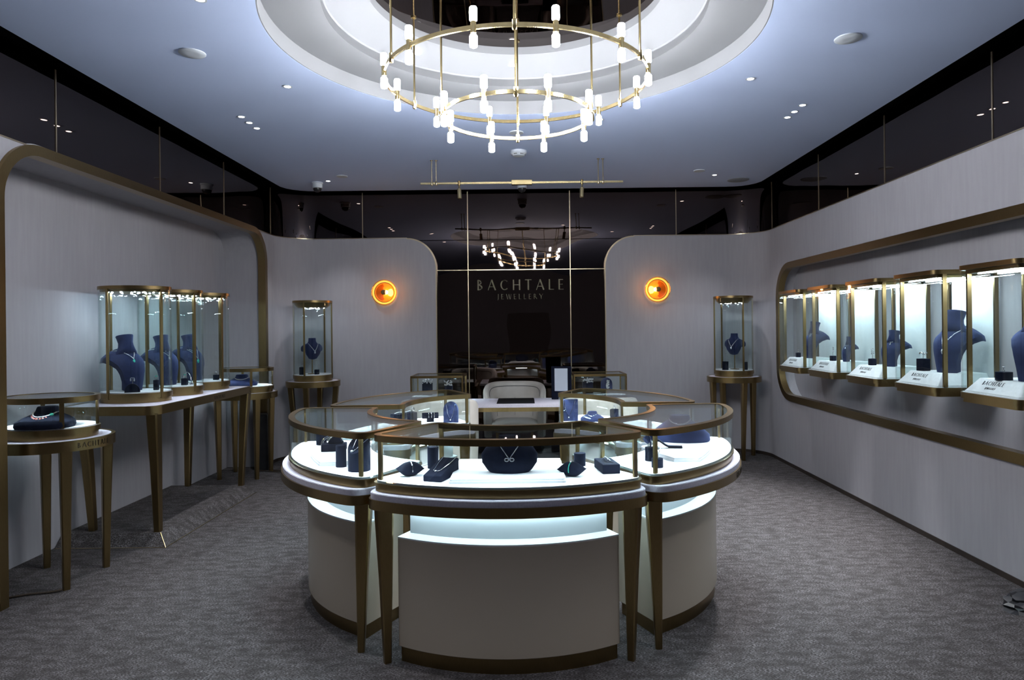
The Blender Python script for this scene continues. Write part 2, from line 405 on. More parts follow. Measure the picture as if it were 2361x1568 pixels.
# right wall with the long rounded niche
QY0, QY1, QZ0, QZ1, QR, QD = 1.9, 7.57, .705, 2.155, .35, .17
def niche_lo(y):
    for c, sg in ((QY1-QR, 1), (QY0+QR, -1)):
        if (y-c)*sg > 0: d = (y-c)*sg; return QZ0+QR-math.sqrt(max(0, QR*QR-d*d))
    return QZ0
def niche_hi(y): return QZ0+QZ1-niche_lo(y)
mb = MB()
strip(mb, slist(S2, sR(QY1)), 0, HB, 0, -.12)
strip(mb, [sR(QY0), sR(YF)], 0, HB, 0, -.12)
yq = sorted([QY1-QR+QR*math.sin(R(a)) for a in range(0, 91, 6)] + [QY0+QR-QR*math.sin(R(a)) for a in range(0, 91, 6)], reverse=True)
strip(mb, [sR(y) for y in yq], 0, lambda s: niche_lo(S[-1]-s+YF), 0, -.12)
strip(mb, [sR(y) for y in yq], lambda s: niche_hi(S[-1]-s+YF), HB, 0, -.12)
wall_right = struct('wall_right', mb, 'wall')
qp, qn = [], []
for cyy, czz, a0 in ((QY1-QR, QZ0+QR, -90), (QY1-QR, QZ1-QR, 0), (QY0+QR, QZ1-QR, 90), (QY0+QR, QZ0+QR, 180)):
    for a in range(0, 91, 6): t = R(a0+a); qp.append((cyy+QR*math.cos(t), czz+QR*math.sin(t))); qn.append((math.cos(t), math.sin(t)))
def loopframe(o0, o1, x0, x1):
    mb = MB(); rings = [[(x0, y+n[0]*o0, z+n[1]*o0), (x1, y+n[0]*o0, z+n[1]*o0), (x1, y+n[0]*o1, z+n[1]*o1), (x0, y+n[0]*o1, z+n[1]*o1)] for (y, z), n in zip(qp, qn)]
    rings.append(rings[0]); return mb.loft(rings, False)
part('niche_lining', loopframe(.03, -.003, XR+.001, XR+QD+.02), 'wall', wall_right)
part('niche_frame', loopframe(.01, -.055, XR-.018, XR+.05), 'brass', wall_right)
part('niche_back_panel', MB().box((XR+QD+.03, (QY0+QY1)/2, (QZ0+QZ1)/2), (.06, QY1-QY0, QZ1-QZ0)), 'wall', wall_right)

# back wall: two raised fabric panels with a rounded upper corner, bronze mirror between
BL, BR, BRR = -1.055, .955, .35
def bh_l(s):
    x = s - sB(0); d = x-(BL-BRR); return HB if d <= 0 else HB-BRR+math.sqrt(max(0, BRR*BRR-d*d))
def bh_r(s):
    x = s - sB(0); d = (BR+BRR)-x; return HB if d <= 0 else HB-BRR+math.sqrt(max(0, BRR*BRR-d*d))
mb = MB()
strip(mb, slist(S1, sB(BL), [sB(BL-BRR+BRR*math.sin(R(a))) for a in range(0, 91, 5)]), 0, bh_l, 0, -.05)
strip(mb, slist(sB(BR), S2, [sB(BR+BRR-BRR*math.sin(R(a))) for a in range(0, 91, 5)]), 0, bh_r, 0, -.05)
wall_back = struct('wall_back', mb, 'wall')
# brass edging on the two raised panels
pts = [(BL, 0)] + [(BL-BRR+BRR*math.cos(R(a)), HB-BRR+BRR*math.sin(R(a))) for a in range(0, 91, 5)]
mb = MB(); mb.loft([[(x+.002, YB-.003, z+.002), (x-.010, YB-.003, z-.010 if z else 0), (x-.010, YB+.03, z-.010 if z else 0), (x+.002, YB+.03, z+.002)] for x, z in pts])
part('panel_edging', mb, 'brass_thin', wall_back)
mb = MB(); mb.loft([[(-x-.10-.002, YB-.003, z+.002), (-x-.10+.010, YB-.003, z-.010 if z else 0), (-x-.10+.010, YB+.03, z-.010 if z else 0), (-x-.10-.002, YB+.03, z+.002)] for x, z in pts])
part('panel_edging', mb, 'brass_thin', wall_back)
for w, a, b in ((wall_left, sL(YF), S1), (wall_back, S1, sB(BL-BRR)), (wall_back, sB(BR+BRR), S2), (wall_right, S2, sR(YF))):
    part('top_edging', strip(MB(), slist(a, b), HB, HB+.008, .004, -.04), 'brass_thin', w)
# bronze mirror band, panel by panel
MZ1 = 3.16
joints = [sL(y) for y in (YF, -1.75, -.55, .65, 1.85, 3.05, 4.25, 5.46, 6.62, 7.81)] + [sB(-1.94), sB(-.68), sB(.545), sB(1.82)] + [sR(y) for y in (7.81, 6.58, 5.37, 4.13, 2.9, 1.7, .5, -.7, -1.9, YF)]
MOFF = -.04
for a, b in zip(joints, joints[1:]):
    mid = (a+b)/2; w = wall_left if mid < S1 else wall_right if mid > S2 else wall_back
    lo = HB - .02
    part('mirror_panel', strip(MB(), slist(a+.005, b-.005), lo, MZ1, MOFF, MOFF-.012), 'mirror', w)
    if a > 0.1:
        part('seam_strip', strip(MB(), [a-.005, a+.005], lo if not (sB(-1) < a < sB(1)) else 0, MZ1-.02, MOFF+.004, MOFF-.01), 'brass_thin', w)
ZM = 2.20
for a, b in ((sB(BL-.30), sB(-.68)), (sB(-.68), sB(.545)), (sB(.545), sB(BR+.30))):
    part('mirror_panel', strip(MB(), [a+.005, b-.005], .02, ZM-.005, MOFF, MOFF-.012), 'mirror', wall_back)
    part('mirror_panel', strip(MB(), [a+.005, b-.005], ZM+.005, HB-.028, MOFF, MOFF-.012), 'mirror', wall_back)
part('seam_strip', strip(MB(), [sB(BL), sB(BR)], ZM-.005, ZM+.005, MOFF+.005, MOFF-.01), 'brass_thin', wall_back)
# dark carcass behind everything
mb = strip(MB(), slist(0, S[-1]), -.02, 3.75, -.70, -.80); struct('trim_1', mb, 'black')
struct('trim_2', MB().box((0, 2.4, 3.78), (7.8, 13.0, .06)), 'black')
mb = strip(MB(), slist(0, sL(3.0)), 0, 3.6, -.13, -.16); strip(mb, slist(sL(7.66), S2), HB-.02, 3.6, -.13, -.16); strip(mb, slist(0, S[-1]), HB+.03, 3.7, -.125, -.14)
struct('trim_3', mb, 'black')
# front wall behind the camera with the shop entrance
mb = MB().box((-2.0, YF-.06, 1.6), (2.9, .12, 3.2)).box((2.0, YF-.06, 1.6), (2.9, .12, 3.2)).box((0, YF-.06, 2.6), (1.1, .12, 1.2))
struct('wall_front', mb, 'wall')
# floor, baseboards
struct('floor', MB().box((-.05, 2.4, -.05), (7.2, 12.0, .1)), 'carpet')
struct('baseboard_left', strip(strip(MB(), [sL(YF), sL(NY0-.04)], 0, .035, .006, -.01), slist(sL(NY1+.04), S1), 0, .035, .006, -.01), 'dark_wood')
struct('baseboard_right', strip(MB(), slist(S2, sR(YF)), 0, .035, .006, -.01), 'dark_wood')
struct('baseboard_back', strip(strip(MB(), slist(S1, sB(BL)), 0, .035, .006, -.01), slist(sB(BR), S2), 0, .035, .006, -.01), 'dark_wood')

# ceiling with the stepped round cove
CX, CY = -.035, 3.87
def ceil_outline(n=360):
    pts = [at(s, .09) for s in slist(0, S[-1], [0])]; pts = [(pts[0][0], YF)] + pts[1:-1] + [(pts[-1][0], YF)]
    out = []
    for i in range(n):
        a = 2*PI*i/n; d = (math.cos(a), math.sin(a)); best = 99
        for k in range(len(pts)):
            p, q = pts[k], pts[(k+1) % len(pts)]; ex, ey = q[0]-p[0], q[1]-p[1]
            den = d[0]*ey - d[1]*ex
            if abs(den) < 1e-9: continue
            t = ((p[0]-CX)*ey-(p[1]-CY)*ex)/den; u = ((p[0]-CX)*d[1]-(p[1]-CY)*d[0])/den
            if t > 0 and -1e-6 <= u <= 1+1e-6: best = min(best, t)
        out.append((CX+d[0]*best, CY+d[1]*best))
    return out
co = ceil_outline(); ci = [(CX+1.375*math.cos(2*PI*i/360), CY+1.375*math.sin(2*PI*i/360)) for i in range(360)]
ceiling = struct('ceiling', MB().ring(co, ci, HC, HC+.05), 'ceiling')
def cove(profile): return MB().lathe(profile, (CX, CY, 0), 96, True)
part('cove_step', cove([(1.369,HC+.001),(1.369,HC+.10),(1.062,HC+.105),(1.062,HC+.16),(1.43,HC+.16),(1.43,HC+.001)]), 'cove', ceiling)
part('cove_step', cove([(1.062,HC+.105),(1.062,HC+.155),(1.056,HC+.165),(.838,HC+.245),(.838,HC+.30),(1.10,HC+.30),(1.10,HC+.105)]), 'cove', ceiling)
part('cove_mirror', MB().lathe([(.86,HC+.296),(.86,HC+.31)], (CX,CY,0), 96), 'mirror', ceiling, 'black mirror disc in the heart of the ceiling cove')
MIRZ = HC+.296

# ---------------------------------------------------------------- ceiling fittings
def downlight(x, y, z, label, group=None, power=0, tilt=(0,0)):
    t = thing('downlight', label, 'downlight', (x, y, z), 0, group)
    part('bezel', MB().lathe([(.026,0),(.031,-.002),(.031,-.004),(.022,-.004),(.021,.0),(.021,-.001)], n=20, close=True), 'plastic', t)
    part('lens', MB().lathe([(.0205,-.0035),(.0205,-.001)], n=20), 'down', t)
    if power:
        l = bpy.data.lights.new('spot', 'SPOT'); l.energy = power; l.spot_size = R(78); l.spot_blend = .6; l.shadow_soft_size = .025; l.color = (.93,.95,1)
        o = bpy.data.objects.new('spot_lamp', l); C.objects.link(o); o.parent = t; o.location = (0,0,-.012); o.rotation_euler = (tilt[0], tilt[1], 0)
    return t
gl = 'row of three downlights over the arched bay'; gr = 'row of three downlights over the wall niche'
downlight(-1.58, 4.585, HC, 'single downlight beside the left rim of the cove', power=L_SPOT*.6, tilt=(0, R(-14)))
for y, w in ((5.22,'nearest'),(5.37,'middle'),(5.52,'farthest')): downlight(-2.154, y, HC, f'{w} of three downlights in a row near the arched bay', gl, L_SPOT*.5, (0, R(-16)))
for y, w in ((5.09,'nearest'),(5.245,'middle'),(5.385,'farthest')): downlight(2.085, y, HC, f'{w} of three downlights in a row near the wall niche', gr, L_SPOT*2.0, (0, R(20)))
downlight(-2.151, 7.504, HC, 'single downlight beside the white dome camera in the back corner', power=L_SPOT*.5, tilt=(0, 0))
downlight(2.072, 7.414, HC, 'single downlight near the round grey speaker at the back', power=L_SPOT*.5)
downlight(1.513, 4.535, HC, 'single downlight beside the right rim of the cove', power=L_SPOT, tilt=(0, R(14)))
downlight(.607, 5.388, HC, 'downlight just beyond the cove rim, behind the chandelier', power=L_SPOT)
downlight(-1.587, 3.369, HC, 'downlight cut by the top edge of the photo, near the cove', power=L_SPOT, tilt=(0, R(-14)))
for x, y in ((-2.154,2.2),(-2.154,2.35),(2.085,2.2),(2.085,2.35),(-.7,1.2),(.65,1.2)): downlight(x, y, HC, f'added unseen downlight in the front ceiling, {"left side" if x < -1 else "right side" if x > 1 else "left of the middle" if x < 0 else "right of the middle"}, {"nearer the entrance" if y < 2.3 else "nearer the cove"}', 'added front ceiling downlights', L_SPOT*(.4 if x < -1 else .8))  # unseen downlights, added to light the front of the room
for a, w in ((-.97,'left'),(-.704,'mid left'),(-.07,'far')):
    yy = {-.97:3.76, -.704:4.55, -.07:4.80}[a]; rr = math.hypot(a-CX, yy-CY); zz = HC+.165+(1.056-rr)/(1.056-.838)*.08
    downlight(a, yy, zz-.003, f'downlight in the inner ring of the cove, {w} side', power=0)
def disc(x, y, r, h, m, name, label, cat): return solo(name, MB().lathe([(r,0),(r,-h*.6),(r*.94,-h),(r*.3,-h*1.15)], n=32), m, label, cat, (x, y, HC))
disc(-1.943, 4.018, .075, .008, 'plastic', 'ceiling_speaker', 'flat white ceiling disc left of the cove', 'speaker')
disc(1.868, 3.912, .075, .008, 'plastic', 'ceiling_speaker', 'flat white ceiling disc right of the cove', 'speaker')
disc(1.852, 7.199, .06, .008, 'plastic', 'ceiling_speaker', 'small white ceiling disc near the far right downlight', 'speaker')
disc(-1.938, 7.279, .06, .008, 'plastic', 'ceiling_speaker', 'small white ceiling disc near the corner dome camera', 'speaker')
disc(-.058, 5.721, .06, .008, 'plastic', 'ceiling_speaker', 'thin white ceiling disc between chandelier and smoke detector', 'speaker')
disc(2.412, 7.68, .12, .006, 'grille', 'ceiling_speaker', 'round grey perforated speaker in the far right ceiling corner', 'speaker')
t = thing('smoke_detector', 'white round smoke detector behind the chandelier', 'smoke detector', (-.046, 6.325, HC))
part('body', MB().lathe([(.075,0),(.075,-.022),(.062,-.035),(.05,-.048),(.02,-.052)], n=28), 'plastic', t)
for k in range(6):
    a = k*PI/3; part('vent', MB().box((.058*math.cos(a), .058*math.sin(a), -.036), (.010,.032,.006), a), 'piping', t)
def dome(x, y, label):
    t = thing('dome_camera', label, 'security camera', (x, y, HC))
    part('body', MB().lathe([(.062,0),(.062,-.012),(.055,-.02),(.055,-.062),(.048,-.066)], n=28), 'plastic', t)
    part('dome', MB().lathe([(.045,-.064),(.045,-.08),(.036,-.098),(.018,-.110),(.004,-.113)], n=28), 'black_plastic', t, 'black glass dome')
dome(-2.293, 7.58, 'white dome security camera in the far left ceiling corner'); dome(-.021, 7.70, 'white dome security camera behind the brass track light')

# chandelier
ch = thing('chandelier', 'two tier brass ring chandelier with white glowing tubes under the cove', 'chandelier', (CX, CY, 0))
Z1, R1, Z2, R2 = 2.893, .737, 2.693, .426
for z, r in ((Z1, R1), (Z2, R2)):
    part('ring', MB().ring(ellipse(r+.005, r+.005, 96), ellipse(r-.005, r-.005, 96), z-.010, z+.010), 'brass_bright', ch)
def lampunit(a, r, z):
    x, y = r*math.cos(a), r*math.sin(a)
    o = part('lamp_holder', MB().lathe([(.012,-.028),(.0135,-.026),(.0135,.026),(.012,.028)], n=20), 'brass_bright', ch); o.location = (x, y, z)
    for z0, z1 in ((.028, .094), (-.094, -.036)):
        q = part('glowing_tube', MB().lathe([(.010,z0),(.017,z0+.004),(.0185,z0+.008),(.0185,z1-.006),(.015,z1)], n=16), 'tube', o)
    part('glass_collar', MB().lathe([(.011,-.037),(.011,-.027)], n=12), 'glass', o)
first = None
def lampcopy(a, r, z):
    global first
    if first is None: lampunit(a, r, z); first = [c for c in ch.children if c.name.startswith('lamp_holder')][0]; return
    o = first.copy(); C.objects.link(o); o.parent = ch; o.location = (r*math.cos(a), r*math.sin(a), z)
    for g in list(first.children):
        d = g.copy(); C.objects.link(d); d.parent = o
for k in range(12): lampcopy(R(15+30*k), R1, Z1)
for k in range(8): lampcopy(R(22.5+45*k), R2, Z2)
def rod(a, r, z):
    x, y = r*math.cos(a), r*math.sin(a)
    o = part('rod', MB().cyl((x,y,z), (x,y,MIRZ), .006, n=10), 'brass_bright', ch)
    part('rod_collar', MB().lathe([(.008,-.026),(.012,-.020),(.012,.022),(.007,.026)], (x,y,z), 14), 'brass_bright', o)
    part('rod_canopy', MB().lathe([(.018,MIRZ-.006),(.018,MIRZ-.001)], (x,y,0), 16), 'brass_bright', o)
for k in range(6): rod(R(30+60*k), R1, Z1)
for k in range(4): rod(R(90*k), R2, Z2)

# brass track light near the back wall
t = thing('track_light', 'thin brass track light bar with two spot heads near the back wall', 'track light', (-.02, 6.64, 0))
zb = 2.913
part('bar', MB().box((0,0,zb), (1.97,.014,.018)), 'brass_bright', t)
part('driver_box', MB().box((0,-.004,zb), (.20,.05,.046)), 'brass_bright', t, bevel=.003)
for x in (-.875, -.832, .745, .79):
    o = part('rod', MB().cyl((x,0,zb), (x,0,HC), .005, n=10), 'brass_thin', t)
    part('rod_collar', MB().lathe([(.008,-.02),(.012,-.014),(.012,.014),(.008,.02)], (x,0,zb), 12).lathe([(.014,HC-.006),(.014,HC-.001)], (x,0,0), 12), 'brass_thin', o)
for x, an in ((-.61, .06), (.585, -.06)):
    o = part('spot_head', MB().cyl((x,0,zb-.055), (x+an*.1,-.01,zb-.150), .020, n=20), 'brass_bright', t)
    part('swivel', MB().lathe([(.012,-.022),(.013,-.018),(.013,.02),(.010,.024)], (x,0,zb), 14).cyl((x,0,zb-.02),(x,0,zb-.056),.006,n=8), 'brass', o)

# ---------------------------------------------------------------- lettering
TK, TN = .13, .055
GL = {
 'B': (.60, [('l',.07,0,.07,1,TK),('a',.10,.75,.30,.235,-90,90,TK),('a',.10,.27,.38,.26,-90,90,TK),('l',0,.97,.2,.97,TN),('l',0,.03,.2,.03,TN),('l',.1,.515,.2,.515,TN)]),
 'A': (.78, [('l',.02,0,.37,1,TN),('l',.36,1,.72,0,TK),('l',.14,.33,.58,.33,TN)]),
 'C': (.80, [('a',.44,.5,.42,.49,48,312,TK)]),
 'H': (.78, [('l',.08,0,.08,1,TK),('l',.66,0,.66,1,TK),('l',.08,.5,.66,.5,TN)]),
 'T': (.68, [('l',.32,0,.32,1,TK),('l',0,.965,.64,.965,TN)]),
 'L': (.54, [('l',.08,0,.08,1,TK),('l',.08,.03,.50,.03,TN)]),
 'E': (.56, [('l',.08,0,.08,1,TK),('l',.08,.03,.48,.03,TN),('l',.08,.965,.46,.965,TN),('l',.08,.51,.40,.51,TN)]),
 'J': (.36, [('l',.22,.02,.22,1,TK),('a',.04,.0,.18,.16,-90,0,TN)]),
 'W': (1.02, [('l',.02,1,.26,0,TK),('l',.26,0,.5,1,TN),('l',.5,1,.74,0,TK),('l',.74,0,.98,1,TN)]),
 'R': (.66, [('l',.07,0,.07,1,TK),('a',.10,.74,.30,.245,-90,90,TK),('l',.1,.50,.2,.50,TN),('l',.26,.5,.60,0,TK)]),
 'Y': (.70, [('l',.02,1,.34,.5,TK),('l',.66,1,.34,.5,TN),('l',.34,0,.34,.55,TK)]),
}
def glyph(ch_, x0, h, f, dep0, wk=1.0):
    """one letter as a solid; f(x, y, d) puts letter coordinates into space"""
    adv, st = GL[ch_]; mb = MB()
    k_ = [0]
    def quad(pts):
        depth = dep0 + k_[0]*dep0*.06
        vs = [f(x0+x*h, y*h, 0) for x, y in pts] + [f(x0+x*h, y*h, depth) for x, y in pts]; n = len(pts)
        mb.add(vs, [tuple(range(n)), tuple(range(2*n-1, n-1, -1))] + [(i, (i+1) % n, n+(i+1) % n, n+i) for i in range(n)])
    for s_ in st:
        k_[0] += 1
        if s_[0] == 'l':
            _, x1, y1, x2, y2, w = s_; w *= wk; l = math.hypot(x2-x1, y2-y1); nx, ny = -(y2-y1)/l*w/2, (x2-x1)/l*w/2
            quad([(x1+nx,y1+ny),(x1-nx,y1-ny),(x2-nx,y2-ny),(x2+nx,y2+ny)])
        else:
            _, cx, cy_, rx, ry, a0, a1, w = s_; n = 14; w *= wk
            for i in range(n):
                q = []
                for a, sg in ((a0+(a1-a0)*i/n, 1), (a0+(a1-a0)*(i+1)/n, 1), (a0+(a1-a0)*(i+1)/n, -1), (a0+(a1-a0)*i/n, -1)):
                    ww = TN*wk + (w-TN*wk)*abs(math.cos(R(a))); q.append((cx+(rx-ww/2+sg*ww/2)*math.cos(R(a)), cy_+(ry-ww/2+sg*ww/2)*math.sin(R(a))))
                quad(q)
    return mb, adv*h
def word(txt, h, f, depth, sp=.10, wk=1.0):
    out = []; x = 0
    for c_ in txt:
        m_, adv = glyph(c_, x, h, f, depth, wk); out.append((c_, m_)); x += adv + sp*h
    return out, x - sp*h
def wordwidth(txt, h, sp=.10): return sum(GL[c_][0]*h + sp*h for c_ in txt) - sp*h
sign = thing('wall_sign', 'bronze shop name lettering standing on the dark mirror wall', 'sign', (0, 0, 0))
def place_word(txt, xc, z, h, sp, wk=1.0):
    w = wordwidth(txt, h, sp); f = lambda x, y, d: (xc-w/2+x, YB+.037-d, z+y)
    for c_, m_ in word(txt, h, f, .008, sp, wk)[0]: part('letter', m_, 'letter', sign)
place_word('BACHTALE', -.05, 1.955, .125, .40); place_word('JEWELLERY', -.06, 1.845, .062, .42, .75)

# ---------------------------------------------------------------- wall sconces
def sconce(x, label, sg):
    t = thing('wall_sconce', label, 'wall lamp', (x, YB, 1.94))
    mp = Matrix.Rotation(R(90), 4, 'X')     # lathe axis +z becomes -y (into the room)
    part('back_plate', MB().lathe([(.05,.0),(.05,.012),(.03,.02)], n=28).xf(mp), 'brass', t)
    part('glass_dish', MB().lathe([(.03,.045),(.10,.050),(.125,.058),(.148,.052),(.152,.045),(.146,.040),(.12,.046),(.10,.040),(.03,.035)], n=48, close=True).xf(mp), 'amber', t, 'amber glass dish')
    part('glowing_rim', MB().lathe([(.122,.034),(.136,.040),(.142,.036),(.136,.028),(.122,.030)], n=48, close=True).xf(mp), 'halo', t, 'glowing rim of the amber glass')
    part('reflector', MB().lathe([(.02,.022),(.112,.022),(.112,.026),(.02,.026)], n=40, close=True).xf(mp), M['amber_back'], t)
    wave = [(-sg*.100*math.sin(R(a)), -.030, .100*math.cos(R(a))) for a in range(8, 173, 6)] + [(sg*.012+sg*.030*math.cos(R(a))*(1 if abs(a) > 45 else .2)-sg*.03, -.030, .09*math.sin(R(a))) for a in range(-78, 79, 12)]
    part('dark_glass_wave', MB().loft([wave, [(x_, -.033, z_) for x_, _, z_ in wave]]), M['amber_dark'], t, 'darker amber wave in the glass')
    part('bulb', MB().sphere((sg*.022, -.046, 0), .024, 14, 8), 'bulb', t)
    part('knob', MB().lathe([(.026,.058),(.030,.062),(.030,.082),(.022,.088)], n=24).xf(mp), 'brass', t, 'round brass centre knob')
    l = bpy.data.lights.new('sconce', 'POINT'); l.energy = 2.2; l.color = (1,.55,.22); l.shadow_soft_size = .04
    o = bpy.data.objects.new('sconce_lamp', l); C.objects.link(o); o.parent = t; o.location = (sg*.05, -.10, 0)
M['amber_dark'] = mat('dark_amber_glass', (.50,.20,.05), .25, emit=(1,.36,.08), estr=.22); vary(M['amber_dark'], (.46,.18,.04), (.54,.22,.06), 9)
M['amber_back'] = mat('amber_reflector', (.80,.40,.12), .35, emit=(1,.50,.14), estr=.55); vary(M['amber_back'], (.72,.30,.07), (.88,.5,.16), 5)
sconce(-1.673, 'round amber glass wall lamp on the left part of the back wall', 1)
sconce(1.575, 'round amber glass wall lamp on the right part of the back wall', -1)

# ---------------------------------------------------------------- tables and showcases
def leg_mb(x, y, z0, z1, a, wt, wb, inx=0, iny=0):
    """tapered square leg: wb wide at the foot; the top spreads towards (inx, iny)"""
    rings = []
    for z, w, k in ((z0, wb, 0), (z0+.012, wb*1.02, 0), (z0+(z1-z0)*.55, wb+(wt-wb)*.5, .45), (z1-.05, wt*.97, .95), (z1, wt, 1)):
        q = []
        b = w*.12
        for dx, dy in ((-w/2+b,-w/2),(w/2-b,-w/2),(w/2,-w/2+b),(w/2,w/2-b),(w/2-b,w/2),(-w/2+b,w/2),(-w/2,w/2-b),(-w/2,-w/2+b)):
            q.append((x+inx*k+dx*math.cos(a)-dy*math.sin(a), y+iny*k+dx*math.sin(a)+dy*math.cos(a), z))
        rings.append(q)
    return MB().loft(rings)
def led_ring(parent, poly, z, m='led', w=(-.020,-.028), h=.004): return part('led_strip', MB().ring(offset(poly, w[0]), offset(poly, w[1]), z-h, z), m, parent)

SEC = [(x*.975, y*.975) for x, y in sector()]; TOPP = [(x+.020*max(0,min(1,(x-1.0)/.15))-.02*max(0,min(1,(.85-x)/.1)),y) for x,y in offset(SEC,.022)]
def counter(loc, ang, label, clabel, ub=1.345, foot=(1.215,.550), near=0):
    t = thing('curved_counter', label, 'counter', loc, ang, 'curved counters of the ring')
    part('table_top', MB().prism(offset(TOPP,-.008), .732, .758).prism(offset(TOPP,-.011), .758, .7605), 'top_cloth', t, 'pale fabric covered top')
    part('brass_band', MB().ring(TOPP, offset(TOPP,-.05), .687, .732), 'brass', t)
    part('under_board', MB().prism(offset(TOPP,-.05), .712, .731), 'white', t)
    for x, y, a in (((foot[0],foot[1]) if near >= 0 else (1.09,.49))+(R(-28),),((foot[0],-foot[1]) if near <= 0 else (1.09,-.49))+(R(28),),(.79,.33,R(-30)),(.79,-.33,R(30))):
        part('leg', leg_mb(x, y, 0, .690, a, .074, .031, -.016 if x > 1 else .004, math.copysign(.012 if foot[1] < .6 else -.006, y)), 'brass', t)
    # cabinet body: front arc and tapering sides
    def body(wo, wi, um, ui):
        Rb = .96; c = um-Rb; a = math.asin(wo/Rb); P = [(c+Rb*math.cos(q), Rb*math.sin(q)) for q in [(-a+2*a*i/30) for i in range(31)]]
        P += [(ui, wi), (ui, -wi)]; return P
    part('cabinet_body', MB().prism(body(.500,.34,ub,.86), .068, .556), 'lacquer', t, 'cream lacquered body', smooth=30, bevel=.003)
    part('ledge', MB().prism(body(.500,.34,ub,.86), .5565, .563), 'neck', t)
    nb = body(.452,.31,ub-.085,.88)
    part('cabinet_neck', MB().prism(nb, .563, .712), 'neck', t, 'white upper neck lit from above', smooth=30)
    part('plinth', MB().prism(body(.488,.325,ub-.012,.87), 0, .068), 'brass', t, 'brown brass plinth', smooth=30)
    part('led_strip', MB().ring(offset(nb,.03), offset(nb,.016), .702, .709), 'led_under', t)
    c = thing('glass_showcase', clabel, 'showcase', (loc[0], loc[1], .761), ang, 'glass cases on the curved counters')
    part('base', MB().prism(offset(SEC,-.004), 0, .029), 'brass', c)
    part('base_band', MB().prism(offset(SEC,.002), .0295, .039), 'brass', c)
    part('display_floor', MB().prism(offset(SEC,-.012), .039, .048), 'white', c, 'white display floor')
    part('glass_edge', MB().ring(offset(SEC,0), offset(SEC,-.0115), .0392, .047), 'glass', c)
    part('glass_wall', MB().ring(offset(SEC,-.004), offset(SEC,-.010), .047, .245), 'glass', c)
    part('lid_frame', MB().ring(SEC, offset(SEC,-.032), .246, .257).ring(SEC, offset(SEC,-.0035), .228, .246).ring(offset(SEC,-.029), offset(SEC,-.032), .230, .246), 'brass', c)
    part('lid_glass', MB().prism(offset(SEC,-.032), .249, .255), 'glass_top', c, 'glass lid')
    led_ring(c, SEC, .2445, w=(-.012,-.026))
    for x, y in ((1.152,.585),(1.152,-.585),(.78,.35),(.78,-.35)):
        part('post', MB().box((x, y, .139), (.012,.020,.181), math.atan2(y, x)), 'brass', c)
    return t, c
KI = .975      # island: plan scale
CCX, CCY = -.088, 4.29
def ctr(dx, dy): return (CCX+dx*KI, CCY+dy*KI, 0)
FRONT = (ctr(0,0), R(-90)); SL = (ctr(.014,0), R(210)); SR = (ctr(-.014,0), R(-30)); BKL = (ctr(.15,.012), R(149.5)); BKR = (ctr(-.15,.012), R(30.5))
counter(*FRONT, 'curved counter nearest to the camera, with cream body and brass legs', 'low glass case on the counter nearest to the camera')
counter(*SL, 'curved counter forming the left flank of the ring, cream body', 'low glass case on the left flank counter', 1.25, (1.165,.605), 1)
counter(*SR, 'curved counter forming the right flank of the ring, cream body', 'low glass case on the right flank counter', 1.25, (1.165,.605), -1)
counter(*BKL, 'curved counter at the back left of the ring', 'low glass case on the back left counter of the ring')
counter(*BKR, 'curved counter at the back right of the ring', 'low glass case on the back right counter of the ring')
ZF = .761+.0484
_rt = [o for o in C.objects if o.name.startswith('curved_counter') and abs(o.rotation_euler.z-R(-30)) < .01][0]
_r = 1.2*.975+.0425
f = lambda x, y, d: (.18*.975+(_r+d)*math.cos(.02+x/_r), (_r+d)*math.sin(.02+x/_r), .694+y)
for c_, m_ in word('BACHTALE', .030, f, .0012, .22)[0]: part('letter', m_, 'engrave', _rt)      # height of the counter display floors

# round and long tables of the side walls
def round_table(loc, zt, rad, legs, label, group=None, letters=None):
    t = thing('round_table', label, 'table', loc, 0, group); P = ellipse(rad, rad)
    part('brass_band', MB().ring(P, offset(P,-.022), zt-.062, zt), 'brass', t)
    part('table_top', MB().prism(offset(P,-.0225), zt-.03, zt-.002), 'top_cloth', t, 'pale fabric inset top')
    part('under_board', MB().prism(offset(P,-.0225), zt-.055, zt-.031), 'brass', t)
    for x, y in legs:
        a = math.atan2(y, x); d = math.hypot(x, y)
        part('leg', leg_mb(x, y, 0, zt-.05, a, .062, .036, math.cos(a)*(rad-.04-d), math.sin(a)*(rad-.04-d)), 'brass', t)
    if letters is not None:
        h = .030; r_ = rad+.0005; f = lambda x, y, d: ((r_+d)*math.cos(letters+x/r_), (r_+d)*math.sin(letters+x/r_), zt-.045+y)
        for c_, m_ in word('BACHTALE', h, f, .0012, .22)[0]: part('letter', m_, 'engrave', t)
    return t
lg = ((.19,.19),(.19,-.19),(-.19,.19),(-.19,-.19))
round_table((-2.89, 4.18, 0), .87, .32, lg, 'round brass table nearest the camera in the arched bay', 'round brass tables', R(-35))
round_table((-2.92, 7.09, 0), .87, .32, lg, 'round brass table at the far end of the arched bay', 'round brass tables')
round_table((-2.43, 7.80, 0), .925, .30, ((.20,.0),(0,-.20),(-.20,0),(0,.20)), 'round brass table in the far left corner of the room', 'round brass tables')
round_table((2.375, 7.80, 0), .925, .30, ((.24,.08),(.03,-.22),(-.24,-.05),(-.05,.22)), 'round brass table in the far right corner of the room', 'round brass tables')
